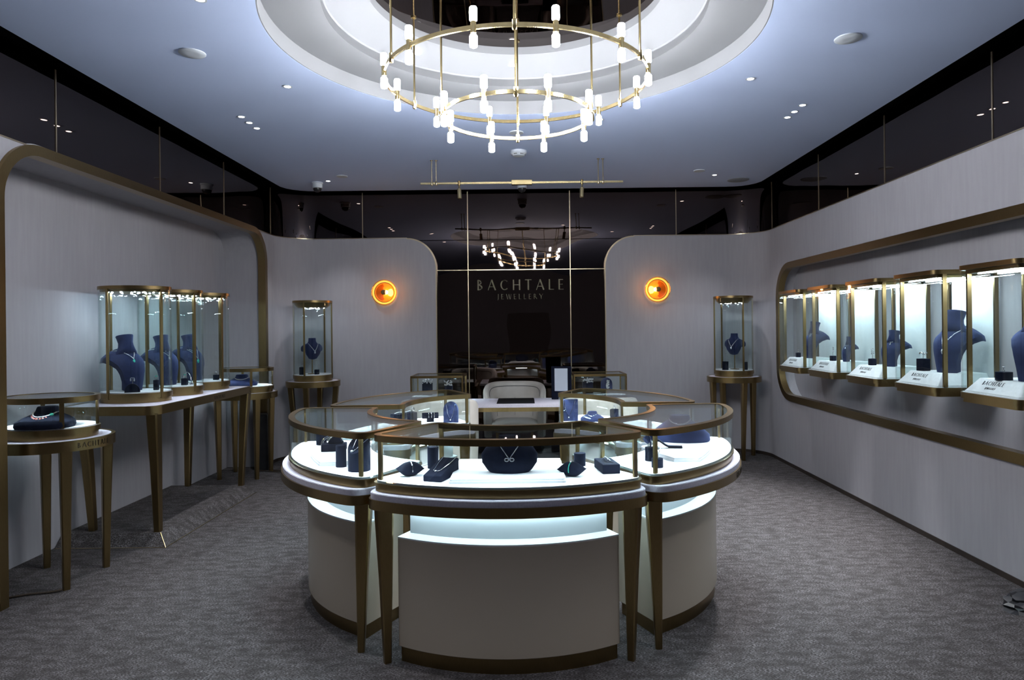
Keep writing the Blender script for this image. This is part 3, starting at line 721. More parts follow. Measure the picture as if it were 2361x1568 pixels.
# long table on its carpeted step
t = thing('carpeted_step', 'low step covered in grey carpet under the long brass table', 'platform', (-2.91, 5.545, 0))
b0 = [(-.375,-.805),(.395,-.805),(.395,.805),(-.375,.805)]; b1 = [(-.375,-.72),(.315,-.72),(.315,.76),(-.375,.76)]
part('step_body', MB().prism(b0, 0, .08, b1), 'carpet', t)
part('corner_trim', MB().tube([(.396,-.806,.002),(.316,-.721,.081)], .003, 6), 'brass', t, 'thin brass corner trim')
part('edge_trim', MB().tube([(.396,-.806,.003),(.396,.806,.003)], .003, 6).tube([(-.37,-.806,.003),(.396,-.806,.003)], .003, 6), 'brass_thin', t)
t = thing('long_table', 'long brass table standing on the carpeted step in the arched bay', 'table', (-2.90, 5.56, .08))
P = rrect(-.34, -.85, .34, .85, .10); zt = .905
part('brass_band', MB().ring(P, offset(P,-.022), zt-.062, zt), 'brass', t)
part('table_top', MB().prism(offset(P,-.0225), zt-.03, zt-.002), 'top_cloth', t, 'pale fabric inset top')
part('under_board', MB().prism(offset(P,-.0225), zt-.055, zt-.031), 'brass', t)
for x, y in ((.27,-.70),(.27,.72),(-.22,-.66),(-.22,.72)):
    part('leg', leg_mb(x, y, 0, zt-.05, 0, .080, .045, math.copysign(.018,x), math.copysign(.075,y)), 'brass', t)
f = lambda x, y, d: (.3405+d, .05+x, zt-.045+y)
for c_, m_ in word('BACHTALE', .028, f, .0012, .22)[0]: part('letter', m_, 'engrave', t)

def low_case(loc, label, posts=(-62, 28, 118, 190)):
    P = ellipse(.27, .225); c = thing('oval_showcase', label, 'showcase', loc, 0, 'low oval glass cases')
    part('base', MB().prism(offset(P,-.012), 0, .030), 'brass', c); part('base_band', MB().prism(P, .0305, .062), 'brass', c)
    part('display_floor', MB().prism(offset(P,-.012), .062, .068), 'white', c, 'white display floor')
    part('glass_wall', MB().ring(offset(P,-.010), offset(P,-.015), .0685, .220), 'glass', c)
    part('lid_frame', MB().ring(P, offset(P,-.030), .238, .250).ring(P, offset(P,-.009), .216, .238).ring(offset(P,-.027), offset(P,-.030), .218, .238), 'brass', c); part('lid_glass', MB().prism(offset(P,-.030), .242, .248), 'glass_top', c, 'glass lid')
    led_ring(c, P, .2365, 'led', w=(-.016,-.025))
    for a in [R(q) for q in posts]:
        part('post', MB().box((.258*math.cos(a), .213*math.sin(a), .142), (.012,.024,.150), math.atan2(math.sin(a)/.225, math.cos(a)/.27)), 'brass', c)
low_case((-2.91, 4.18, .869), 'low oval glass case on the table nearest the camera in the bay', (-48, 14, 130, 198))
low_case((-2.90, 7.09, .869), 'low oval glass case at the far end of the arched bay')
def tall_case(loc, rx, ry, h, label, posts, dish=False, group=None):
    P = ellipse(rx, ry); c = thing('tall_vitrine', label, 'showcase', loc, 0, group)
    part('base', MB().prism(offset(P,-.010), 0, .032), 'brass', c); part('base_band', MB().prism(P, .0325, .070), 'brass', c)
    part('display_floor', MB().prism(offset(P,-.012), .070, .077), 'white', c, 'white display floor')
    part('glass_wall', MB().ring(offset(P,-.004), offset(P,-.009), .0775, h-.025), 'glass', c)
    part('lid', MB().prism(P, h-.025, h), 'brass', c)
    k = .72 if dish else .93; dz = .055 if dish else .018
    part('lid_dish', MB().loft([[(x*q/ rx*rx, y*q, h-.025-z) for x, y in P] for q, z in ((.94,0),(.88 if dish else .935,dz*.45),(k,dz))]), 'brass', c, 'tapering underside of the lid')
    mb = MB(); n = 10 if dish else 22
    for i in range(n):
        a = i*2.399; q = math.sqrt((i+.5)/n)*.86*k; mb.lathe([(.0055,0),(.0055,-.002)], (rx*q*math.cos(a), ry*q*math.sin(a), h-.0255-dz), 10)
    o = part('led_dots', mb, 'led_dot' if not dish else 'led_dish', c); o['kind'] = 'stuff'
    for a in posts:
        x, y = (rx-.003)*math.cos(a), (ry-.003)*math.sin(a)
        part('post', MB().box((x, y, h/2+.005), (.012,.017,h-.05), math.atan2(y/ry, x/rx)), 'brass', c)
    return c
gt = 'tall oval vitrines on the long table'
ZT = .985
tall_case((-2.93, 5.13, ZT-.001), .255, .21, .855, 'tall oval vitrine nearest the camera on the long table', (R(-112), R(-22), R(68), R(158)), group=gt)
tall_case((-2.93, 5.64, ZT-.001), .255, .21, .855, 'middle tall oval vitrine on the long table', (R(-112), R(-22), R(68), R(158)), group=gt)
tall_case((-2.93, 6.14, ZT-.001), .255, .21, .855, 'farthest tall oval vitrine on the long table', (R(-112), R(-22), R(68), R(158)), group=gt)
tall_case((-2.43, 7.80, .924), .22, .22, .91, 'slim round vitrine in the far left corner', (R(-98), R(0), R(180), R(70)), True, 'slim round vitrines in the back corners')
tall_case((2.375, 7.80, .924), .22, .22, .91, 'slim round vitrine in the far right corner', (R(-78), R(0), R(180), R(110)), True, 'slim round vitrines in the back corners')

# wall cases in the right niche
WC = [6.90, 6.21, 5.475, 4.756, 4.04, 3.33]
ordn = ['farthest', 'second farthest', 'middle', 'second nearest', 'nearest', 'cut off']
for k, yf in enumerate(WC[:5]):
    yn = yf-.5; c = thing('wall_vitrine', f'{ordn[k]} of the five glass cases in the right wall niche', 'showcase', (2.75, (yf+yn)/2, 1.04), 0, 'glass cases in the right wall niche')
    P = rrect(-.20, -.25, .215, .25, .045)
    part('base', MB().prism(offset(P,-.012), 0, .022), 'brass', c); part('base_band', MB().prism(P, .0225, .056), 'brass', c)
    part('display_floor', MB().prism(offset(P,-.010), .056, .060), 'white', c)
    part('plinth_block', MB().prism(rrect(-.175,-.225,.18,.225,.012), .0605, .068, rrect(-.175,-.225,.18,.225,.012)).prism(rrect(-.172,-.222,.178,.222,.012), .0685, .140, rrect(-.115,-.180,.176,.180,.012)), 'white', c, 'white plinth block with slanted printed front')
    part('glass_wall', MB().ring(offset(P,-.004), offset(P,-.010), .060, .768), 'glass', c)
    part('lid', MB().prism(P, .768, .795), 'brass', c); part('lid_inner', MB().prism(offset(P,-.035), .748, .767), 'brass', c)
    part('back_panel', MB().box((.203, 0, .412), (.010,.42,.705)), 'white', c, 'white lit back panel')
    for x, y in ((-.13,-.24),(-.13,.24),(.195,-.235),(.195,.235)): part('post', MB().box((x,y,.414), (.026,.014,.708)), 'brass', c)
    part('led_strip', MB().box((.02,0,.7455), (.016,.40,.004)).box((.16,0,.7455), (.016,.40,.004)).box((-.11,0,.7455), (.012,.36,.004)), 'led_wall', c)
    for txt, h, vv, sp, wk in (('BACHTALE', .026, .54, .16, 1.0), ('JEWELLERY', .0125, .24, .14, 1.0)):
        w = wordwidth(txt, h, sp)
        def f(x, y, d, w=w, vv=vv):
            t_ = vv + y/.0915; return (-.172+.057*t_-d*.78, w/2-x+.03, .0685+.0715*t_+d*.62)
        mb = MB()
        for c_, m_ in word(txt, h, f, .0012, sp, wk)[0]: mb.add(m_.v, m_.f)
        o = part('printed_name', mb, 'ink', c); o['kind'] = 'stuff'
ZW = 1.04+.1405

# rectangular tables and cases before the back wall
for x0, x1, w in ((-1.205, -.655, 'left'), (.495, 1.05, 'right')):
    xc, hw = (x0+x1)/2, (x1-x0)/2; t = thing('square_table', f'brass table carrying the {w} rectangular case before the mirror', 'table', (xc, 7.325, 0), 0, 'tables before the back wall')
    P = rrect(-hw-.03, -.255, hw+.03, .255, .02)
    part('brass_band', MB().ring(P, offset(P,-.02), .69, .745), 'brass', t); part('table_top', MB().prism(offset(P,-.0205), .70, .743), 'top_cloth', t)
    for x in (-1,1):
        for y in (-1,1): part('leg', leg_mb(x*(hw-.02), y*.21, 0, .70, 0, .06, .036), 'brass', t)
    c = thing('rectangular_showcase', f'small rectangular brass framed glass case left standing before the {"left" if w == "left" else "right"} mirror edge'.replace(' left standing', ' standing'), 'showcase', (xc, 7.325, .7435), 0, 'rectangular cases before the back wall')
    P = rrect(-hw, -.225, hw, .225, .006, 2)
    part('base', MB().prism(P, 0, .045), 'brass', c); part('display_floor', MB().prism(offset(P,-.01), .045, .05), 'white', c)
    part('glass_wall', MB().ring(offset(P,-.006), offset(P,-.011), .0502, .245), 'glass', c)
    part('lid_frame', MB().ring(P, offset(P,-.024), .257, .267).ring(P, offset(P,-.005), .243, .257).ring(offset(P,-.021), offset(P,-.024), .244, .257), 'brass', c); part('lid_glass', MB().prism(offset(P,-.024), .258, .264), 'glass_top', c)
    led_ring(c, P, .2555, w=(-.012,-.020))
    for x in (-1,1):
        for y in (-1,1): part('post', MB().box((x*(hw-.008), y*.217, .147), (.016,.016,.194)), 'brass', c)
ZQ = .7435+.0505

# ---------------------------------------------------------------- desk, chairs, desk things
t = thing('sales_desk', 'white topped desk with brass edge and slim legs before the mirror wall', 'desk', (-.08, 6.98, 0))
P = rrect(-.53, -.31, .53, .31, .02)
part('desk_top', MB().prism(offset(P,-.004), .722, .75), 'top_cloth', t, 'pale desk top'); part('brass_band', MB().ring(P, offset(P,-.03), .682, .7215), 'brass_bright', t)
for x in (-.49,.49):
    for y in (-.27,.27): part('leg', leg_mb(x, y, 0, .70, 0, .05, .03), 'brass', t)
solo('presentation_tray', MB().prism(rrect(-.19,-.20,.19,.20,.01), 0, .014, rrect(-.185,-.195,.185,.195,.01)), 'black', 'flat black presentation tray lying on the desk', 'tray', (-.105, 6.965, .751), bevel=.003)
t = thing('vanity_mirror', 'upright dark framed mirror standing on the right end of the desk', 'mirror', (.37, 7.12, .751), R(-4))
part('frame', MB().box((0,0,.172), (.21,.022,.344)), 'navy', t, bevel=.004); part('mirror_sheet', MB().box((-.004,-.0125,.205), (.135,.003,.235)), 'screen', t, 'pale grey mirror sheet')
part('foot', MB().box((0,.05,.006), (.18,.12,.012)), 'navy', t)
def chair(loc, rz, label):
    t = thing('tub_chair', label, 'chair', loc, rz, 'beige leather tub chairs')
    seat = rrect(-.26,-.25,.26,.25,.17)
    part('seat', MB().loft([[(x,y,z) for x,y in offset(seat,o)] for o, z in ((-.03,.36),(0,.375),(.004,.42),(-.012,.455),(-.06,.478),(-.14,.488))]), 'leather', t, smooth=60)
    # curved back shell: a U in plan, higher at the rear
    n = 28; outer = []; 
    def shell(a, r, z): return (r*1.02*math.copysign(abs(math.sin(a))**.75, math.sin(a)), .02+r*math.cos(a), z)
    rings = []
    for i in range(n+1):
        a = R(-118+236*i/n); e = abs(a)/R(118); top = .70 + .185*(1-e**4) - (.04 if e > .95 else 0)
        rings.append([shell(a,.335,.30), shell(a,.345,.5), shell(a,.345,top-.03), shell(a,.335,top-.006), shell(a,.315,top), shell(a,.290,top-.008), shell(a,.278,top-.035), shell(a,.27,.5), shell(a,.27,.30)])
    part('backrest', MB().loft(rings), 'leather', t, smooth=60)
    part('piping', MB().tube([shell(R(-100+200*i/30), .2755, .655+.175*(1-(abs(-100+200*i/30)/118)**4)) for i in range(31)], .004, 6), 'piping', t, 'dark piping')
    mb = MB()
    for a in (-42, 0, 42): mb.tube([shell(R(a), .2695, z) for z in (.49,.6,.70)] , .0022, 4)
    part('stitching', mb, 'piping', t)
    for x in (-.19,.19):
        for y in (-.17,.19): part('leg', leg_mb(x, y, 0, .365, 0, .032, .018), 'brass', t)
chair((-.13, 7.62, 0), 0, 'beige leather tub chair behind the desk, facing the room')
chair((-.79, 6.25, 0), PI, 'beige leather tub chair half hidden behind the back left counter')
chair((.66, 6.25, 0), PI, 'beige leather tub chair hidden behind the back right counter')
solo('subwoofer_box', MB().box((0,0,.30), (.15,.14,.60)), 'black_plastic', 'tall black box on the floor behind the far round table', 'speaker', (-2.86, 7.41, 0), bevel=.006)

# ---------------------------------------------------------------- busts and jewellery
def cbust_surf(k, w=1.0):
    sp = [(-.050,0,.066),(-.064,.07,.072),(-.062,.14,.088),(-.040,.205,.108),(.000,.258,.128),(.050,.296,.142),(.092,.312,.130)]
    def surf(u, v, back=0):
        x = v*(len(sp)-1); i = min(int(x), len(sp)-2); t_ = x-i; a, b = sp[i], sp[i+1]
        y = a[0]+(b[0]-a[0])*t_; z = a[1]+(b[1]-a[1])*t_; ww = (a[2]+(b[2]-a[2])*t_)*w
        y += (.025+.030*v)*u*u; z -= .12*max(0, v-.40)*abs(u)**2.5
        dy, dz = b[0]-a[0], b[1]-a[1]; l = math.hypot(dy, dz); ny, nz = dz/l, -dy/l
        th = .052*back*(1-.25*u*u)
        return (ww*u*k, (y+ny*th)*k, max(0, (z+nz*th))*k)
    return surf
def cbust_mb(k=1.0, w=1.0):
    surf = cbust_surf(k, w); mb = MB(); rings = []; N = 14
    for j in range(19):
        v = j/18; rings.append([surf(-1+2*i/N, v) for i in range(N+1)] + [surf(1-2*i/N, v, 1) for i in range(N+1)])
    mb.loft(rings)
    n = 24; nk = []
    for z, rx, ry, yy in ((.262,.088,.040,.058),(.280,.080,.046,.056),(.300,.066,.047,.055),(.325,.054,.045,.056),(.350,.050,.043,.060),(.385,.056,.049,.068),(.400,.060,.053,.072),(.404,.058,.051,.072)):
        nk.append([(rx*k*w*math.cos(2*PI*i/n), (yy+ry*math.sin(2*PI*i/n))*k, (z-.012*math.sin(2*PI*i/n))*k) for i in range(n)])
    mb.loft(nk); return mb
def chain_mb(pts, r=.0022, bead=0):
    mb = MB().tube(pts, r, 6)
    if bead:
        for p in pts: mb.sphere(p, bead, 8, 5)
    return mb
def cbust(loc, rz, label, k=1.0, w=1.0, nl=None, pend='diamond', deep=.22, double=False, bead=.0036, group='navy necklace busts'):
    solo('necklace_bust', cbust_mb(k, w), 'velvet', label, 'display bust', loc, rz, group, smooth=50)
    if nl:
        surf = cbust_surf(k, w); t = thing('necklace', nl, 'necklace', loc, rz, 'necklaces on busts')
        def line(um, v0, dp, n=26):
            P = []
            for i in range(n+1):
                u = um*(-1+2*i/n); q = abs(u/um); v = v0-dp*(1-q)**.85; x, y, z = surf(u, v); P.append((x, y-.007*k, z+.004*k))
            return P
        P = line(.60, .96, deep+.16); part('chain', chain_mb(P, .002*k, bead*k), 'diamond', t)
        if double: part('chain', chain_mb(line(.74, .99, deep*.8+.08), .002*k, bead*k), 'diamond', t)
        m = P[len(P)//2]
        mb = MB().loft([[(m[0]+s*.010*k*math.cos(a), m[1]-.002, m[2]-.022*k+ .020*k*s*math.sin(a)) for a in [PI*2*i/8 for i in range(8)]] for s in (1,)] + [[(m[0], m[1]-.012, m[2]-.022*k)]*8])
        part('pendant', mb.sphere((m[0], m[1]-.006, m[2]-.020*k), .008*k, 8, 6, (1,.6,1.5)), pend, t)
LF, RF = R(66), R(-68)
cbust((-2.965, 5.13, ZT+.077), LF, 'tall navy bust in the nearest vitrine of the long table', 1.02, 1, 'beaded necklace with green pendant in the nearest vitrine', 'green_stone')
cbust((-2.965, 5.64, ZT+.077), LF, 'tall navy bust in the middle vitrine of the long table', 1.0, 1, 'diamond necklace with drop pendant in the middle vitrine', double=True)
cbust((-2.985, 6.14, ZT+.077), LF, 'tall navy bust in the farthest vitrine of the long table', 1.0, 1, 'long necklace with blue drop in the farthest vitrine', 'green_stone', .34, True)
cbust((2.735, 6.55, ZW), RF, 'navy bust in the farthest wall case', .85, .95, 'fine necklace in the farthest wall case', deep=.12)
cbust((2.745, 5.84, ZW), RF, 'small navy bust behind the post of the second farthest wall case', .52, .8, 'thin bracelet chain in the second farthest wall case', deep=.2)
cbust((2.735, 5.12, ZW), RF, 'short navy bust in the middle wall case', .66, 1.15, 'fine choker in the middle wall case', deep=.10)
cbust((2.745, 4.425, ZW), RF, 'large navy bust in the second nearest wall case', .98, 1.05, 'long Y shaped necklace in the second nearest wall case', deep=.42)
cbust((2.73, 3.66, ZW), R(-60), 'large navy bust in the nearest wall case, cut by the photo edge', 1.0, 1.05, 'diamond necklace in the nearest wall case', deep=.2, double=False)

def eggbust(loc, rz, label, nl):
    t = thing('necklace_bust', label, 'display bust', loc, rz, 'egg shaped navy busts on stands')
    n = 24; rings = []
    for z, rx, ry, yy in ((.165,.012,.010,0),(.175,.045,.030,0),(.21,.078,.05,-.006),(.25,.092,.056,-.008),(.29,.094,.052,-.004),(.325,.085,.046,.004),(.35,.058,.038,.012),(.37,.044,.034,.016),(.405,.041,.033,.016),(.41,.039,.031,.016)):
        rings.append([(rx*math.cos(2*PI*i/n), yy+ry*math.sin(2*PI*i/n), z+.015*abs(math.cos(2*PI*i/n))*(1 if .2 < z < .34 else 0)) for i in range(n)])
    mb = MB().loft(rings)
    for sg in (-1, 1): mb.loft([[(sg*x, y+r_*math.cos(2*PI*i/16)*.8, z+r_*math.sin(2*PI*i/16)) for i in range(16)] for x, y, z, r_ in ((.05,.005,.30,.045),(.085,.015,.298,.042),(.110,.028,.290,.034),(.118,.033,.287,.026))])
    part('torso', mb, 'velvet', t, smooth=60)
    part('stand', MB().cyl((0,.02,0),(0,.02,.20),.006).lathe([(.05,0),(.05,.006),(.01,.010)], (0,.02,0), 24), 'brass', t)
    q = thing('necklace', nl, 'necklace', loc, rz, 'necklaces on busts')
    prf = ((.165,.012,.010,0),(.175,.045,.030,0),(.21,.078,.05,-.006),(.25,.092,.056,-.008),(.29,.094,.052,-.004),(.325,.085,.046,.004),(.35,.058,.038,.012),(.37,.044,.034,.016),(.405,.041,.033,.016))
    P = []
    for i in range(27):
        w_ = -1+i/13; x = .056*w_; z = .345-.085*(1-abs(w_)**1.1); j = max(q_ for q_ in range(8) if prf[q_][0] <= z); t_ = (z-prf[j][0])/(prf[j+1][0]-prf[j][0])
        rx, ry, yy = [prf[j][c_]+(prf[j+1][c_]-prf[j][c_])*t_ for c_ in (1,2,3)]; P.append((x, yy-ry*math.sqrt(max(0, 1-(x/rx)**2))-.004, z))
    part('chain', chain_mb(P, .002, .004), 'diamond', q); m = P[13]
    part('pendant', MB().sphere((m[0], m[1]-.006, m[2]-.014), .009, 8, 6, (1,.6,1.6)), 'diamond', q)
eggbust((-2.43, 7.79, .924+.077), R(38), 'egg shaped navy bust in the slim vitrine of the far left corner', 'diamond Y necklace on the bust in the far left corner')
eggbust((2.375, 7.79, .924+.077), R(-42), 'egg shaped navy bust in the slim vitrine of the far right corner', 'short diamond necklace on the bust in the far right corner')

def lowbust(loc, rz, label, sx=1, sy=1, sz=1, style=0, m='navy'):
    n = 28; rings = []
    prof = {0: ((0,.092,.050,0),(.012,.105,.056,0),(.045,.128,.062,.002),(.085,.132,.060,.006),(.115,.112,.052,.012),(.135,.075,.044,.016),(.150,.052,.038,.018),(.172,.050,.036,.018)),
            1: ((0,.135,.105,0),(.010,.14,.11,0),(.030,.138,.108,.002),(.050,.105,.090,.012),(.068,.068,.062,.022),(.078,.058,.052,.026),(.098,.052,.046,.030),(.102,.048,.042,.030)),
            2: ((0,.16,.085,0),(.01,.165,.09,0),(.045,.160,.085,.002),(.085,.115,.070,.008),(.115,.075,.052,.016),(.125,.06,.045,.018),(.15,.055,.042,.02))}[style]
    e = 1.0 if style != 1 else .72
    LOWP[style] = prof
    for z, rx, ry, yy in prof:
        q = []
        for i in range(n):
            a = 2*PI*i/n; c_, s_ = math.cos(a), math.sin(a)
            ee = e if z < .06 else 1.0
            q.append((sx*rx*math.copysign(abs(c_)**ee, c_), sy*(yy+ry*math.copysign(abs(s_)**ee, s_)), sz*z))
        rings.append(q)
    return solo('low_bust', MB().loft(rings), m, label, 'display bust', loc, rz, 'low necklace displays', smooth=50)
LOWP = {}
def on_low(style, x, z, sx=1, sy=1, sz=1, gap=.003):
    P = LOWP[style]; zz = z/sz; k = 0
    while k < len(P)-2 and P[k+1][0] < zz: k += 1
    t_ = max(0, min(1, (zz-P[k][0])/(P[k+1][0]-P[k][0]))); rx, ry, yy = [P[k][i]+(P[k+1][i]-P[k][i])*t_ for i in (1,2,3)]
    q = max(0, 1-(x/(rx*sx))**2)
    return (x, sy*(yy-ry*math.sqrt(q))-gap, z)
def low_line(style, hw, ztop, drop, sx=1, sy=1, sz=1, n=34, p=1.0):
    out = []
    for i in range(n+1):
        w_ = -1+2*i/n; x = hw*math.copysign(abs(w_)**.85, w_); out.append(on_low(style, x, ztop-drop*(1-abs(w_)**p), sx, sy, sz))
    return out
def necklace(pts, loc, rz, label, m='diamond', r=.0018, bead=.003, pend=None, pm='diamond', group=None):
    t = thing('necklace', label, 'necklace', loc, rz, group); part('chain', chain_mb(pts, r, bead), m, t)
    if pend: part('pendant', MB().sphere(pend[:3], pend[3], 10, 7), pm, t)
    return t
def block(loc, rz, label, d, cyl=False, m='navy', slant=0):
    if cyl:
        mb = MB().loft([[(d[0]*math.cos(2*PI*i/28), d[0]*math.sin(2*PI*i/28), z + (slant*(math.sin(2*PI*i/28)) if z > .01 else 0)) for i in range(28)] for z in (0, .002, d[1]-.002, d[1])])
        return solo('display_cylinder', mb, m, label, 'jewellery stand', loc, rz, 'navy jewellery blocks', smooth=30)
    return solo('display_block', MB().box((0,0,d[2]/2), d), m, label, 'jewellery stand', loc, rz, 'navy jewellery blocks', bevel=.003)
def tstand(loc, rz, label, h, w=.05, drop=.03, stone='diamond'):
    t = thing('earrings', label, 'earrings', loc, rz, 'earrings on wire stands')
    part('wire_stand', MB().cyl((0,0,0),(0,0,h),.0016,n=8).cyl((-w/2,0,h),(w/2,0,h),.0016,n=8), 'chrome', t)
    for s_ in (-1,1):
        mb = MB(); x = s_*w/2
        for k in range(3): mb.sphere((x, -.003, h-.006-k*drop/3), .0038+.001*k, 8, 6, (1,.7,1.2))
        part('earring', mb.cyl((x,-.003,h),(x,-.003,h-drop*.8),.001,n=6), stone, t)
def ringjewel(loc, rz, label, r=.010, stone='diamond', up=True):
    t = thing('ring', label, 'ring', loc, rz, 'single rings on display')
    P = [(r*math.cos(2*PI*i/20), 0, r+r*math.sin(2*PI*i/20)) for i in range(20)]
    part('band', MB().tube(P, .0014, 6, True), 'chrome', t); part('stone', MB().sphere((0,0,2*r+.004), .006, 8, 5, (1.2,1,.8)), stone, t)

# left bay: low cases
lowbust((-2.872, 4.075, .938), R(10), 'low navy necklace form in the nearest oval case of the bay', 1.08, 1.1, 1.2, 1)
P = low_line(1, .068, .092, .024, 1.08, 1.1, 1.2, 34, 2)
t = necklace(P, (-2.872, 4.075, .939), R(10), 'necklace of white stones with red drops and a green clasp', pend=(P[29][0],P[29][1]-.004,P[29][2]-.004,.013), pm='green_stone', bead=.0045)
mb = MB()
for i in range(4, 27, 3): mb.sphere((P[i][0], P[i][1]-.013, P[i][2]-.011), .0065, 8, 6, (1,.8,1.3))
part('red_drops', mb, 'red_stone', t, 'small red drops')
lowbust((-2.93, 7.03, .938), R(14), 'low navy necklace form in the far oval case of the bay', 1.1, 1.0, 1.1, 1, 'velvet')
P = low_line(1, .070, .082, .018, 1.1, 1.0, 1.1, 26, 2)
necklace(P, (-2.93, 7.03, .939), R(14), 'white necklace in the far oval case of the bay', bead=.0035)
# left bay: tall case small things
t = solo('half_round_stand', MB().loft([[(x, .05*math.cos(a), .062*math.sin(a)) for a in [PI*i/16 for i in range(17)]] for x in (-.016,.016)]), 'navy', 'dark half round stand at the foot of the nearest tall bust', 'jewellery stand', (-2.875, 4.985, ZT+.077), R(-62))
tstand((-2.872, 4.985, ZT+.077+.060), R(-10), 'flower shaped earrings above the half round stand', .045, .03, .02)
block((-2.795, 5.16, ZT+.077), R(12), 'navy block by the nearest tall bust', (.034,.034,.075)); ringjewel((-2.795, 5.16, ZT+.153), R(20), 'ring with green stone in the nearest tall vitrine', .012, 'green_stone')
block((-2.80, 5.60, ZT+.077), R(12), 'navy block in the middle tall vitrine', (.045,.045,.055)); ringjewel((-2.80, 5.60, ZT+.133), R(20), 'ring with green stone in the middle tall vitrine', .012, 'green_stone')
block((-2.80, 6.17, ZT+.077), R(12), 'navy block in the farthest tall vitrine', (.045,.045,.045)); ringjewel((-2.80, 6.17, ZT+.123), R(20), 'ring on the block in the farthest tall vitrine', .010)
t = thing('bangle', 'arched silver bangle in the middle tall vitrine', 'bracelet', (-2.83, 5.70, ZT+.077), R(-30)); part('band', MB().tube([(.06*math.cos(a), 0, .10*math.sin(a)) for a in [PI*i/20 for i in range(21)]], .003, 8), 'chrome', t); part('foot', MB().box((.06,0,.004),(.02,.03,.006)), 'navy', t)
# corner vitrines
block((-2.355, 7.69, 1.0015), 0, 'small navy block in the far left corner vitrine', (.045,.045,.055)); tstand((-2.355, 7.69, 1.057), R(0), 'long drop earrings in the far left corner vitrine', .10, .045, .05)
block((-2.515, 7.66, 1.0015), 0, 'taller navy block behind the brass post in the far left corner vitrine', (.045,.04,.085)); ringjewel((-2.515, 7.66, 1.087), 0, 'ring on the taller block in the far left corner vitrine')
block((2.25, 7.70, 1.0015), 0, 'dark rounded block in the far right corner vitrine', (.035,.095), True, 'navy'); tstand((2.25, 7.70, 1.098), 0, 'drop earrings on a wire stand in the far right corner vitrine', .085, .035, .04)
block((2.475, 7.68, 1.0015), 0, 'narrow dark block by the post of the far right corner vitrine', (.032,.03,.09), m='navy'); ringjewel((2.475, 7.68, 1.0925), 0, 'ring on the narrow block in the far right corner vitrine')
# wall cases
block((2.69, 6.74, ZW), R(20), 'tiny navy block in the farthest wall case', (.036,.036,.045)); ringjewel((2.69, 6.74, ZW+.046), R(60), 'ring on the tiny block of the farthest wall case')
block((2.70, 6.00, ZW), R(20), 'navy block in the second farthest wall case', (.040,.040,.045)); tstand((2.70, 6.00, ZW+.046), R(60), 'flower earrings in the second farthest wall case', .075, .04, .05)
block((2.69, 5.30, ZW), R(15), 'navy block in the middle wall case', (.050,.035,.052)); tstand((2.69, 5.30, ZW+.053), R(50), 'fine drop earrings on a wire stand in the middle wall case', .075, .07, .045)
block((2.69, 4.62, ZW), R(15), 'large navy block in the second nearest wall case', (.060,.060,.082))
t = thing('bangle', 'open twisted bangle on the large block of the second nearest wall case', 'bracelet', (2.69, 4.62, ZW+.0825), R(50))
part('band', MB().tube([(.034*math.cos(a), .022*math.sin(a), .036+.006*math.sin(3*a)) for a in [2*PI*i/26 for i in range(26)]], .0028, 8, True), 'chrome', t); part('wire_stand', MB().cyl((0,.0,0),(0,.0,.032),.0016,n=8).cyl((-.034,0,.032),(.034,0,.032),.0014,n=8), 'chrome', t)
block((2.66, 3.80, ZW), 0, 'round navy block in the nearest wall case', (.042,.045), True)
ringjewel((2.65, 3.79, ZW+.046), R(50), 'large flower ring on the round block of the nearest wall case', .011); ringjewel((2.672, 3.815, ZW+.046), R(70), 'plain ring on the round block of the nearest wall case', .010)

# counter contents, placed in the island's own plan and brought to its scale
_solo, _thing = solo, thing
def isl(l): return (l[0]*KI, l[1]*KI, l[2])
def solo(n_, mb, m, label, cat, loc=(0,0,0), rz=0, group=None, smooth=35, bevel=0): return _solo(n_, mb, m, label, cat, isl(loc), rz, group, smooth, bevel)
def thing(n_, label, cat, loc=(0,0,0), rz=0, group=None): return _thing(n_, label, cat, isl(loc), rz, group)
def tray(loc, rz, P, label, h=.020): return solo('display_tray', MB().prism(P, 0, h*.55).prism(offset(P,-.004), h*.55, h), 'white', label, 'display tray', loc, rz, 'raised white trays in the counters', bevel=.0)
# front counter
tray((-.09, 3.36, ZF), 0, rrect(-.262,-.245,.262,.235,.015), 'raised white tray in the middle of the front case')
zt1 = ZF+.0205
lowbust((-.083, 3.27, zt1), 0, 'wide low navy bust in the centre of the front case', 1.0, 1.0, .97, 0)
P = low_line(0, .062, .150, .080, 1, 1, .97, 34, .85)
t = necklace(P, (-.083, 3.27, zt1), 0, 'silver necklace with round links on the centre bust', m='chrome', bead=.0026, r=.002)
m_ = P[17]; part('link', MB().tube([(m_[0]-.012+.009*math.cos(a), m_[1]-.003, m_[2]-.004+.007*math.sin(a)) for a in [2*PI*i/16 for i in range(16)]], .0028, 6, True), 'diamond', t)
part('link', MB().tube([(m_[0]+.012+.009*math.cos(a), m_[1]-.003, m_[2]-.004+.007*math.sin(a)) for a in [2*PI*i/16 for i in range(16)]], .0028, 6, True), 'diamond', t)
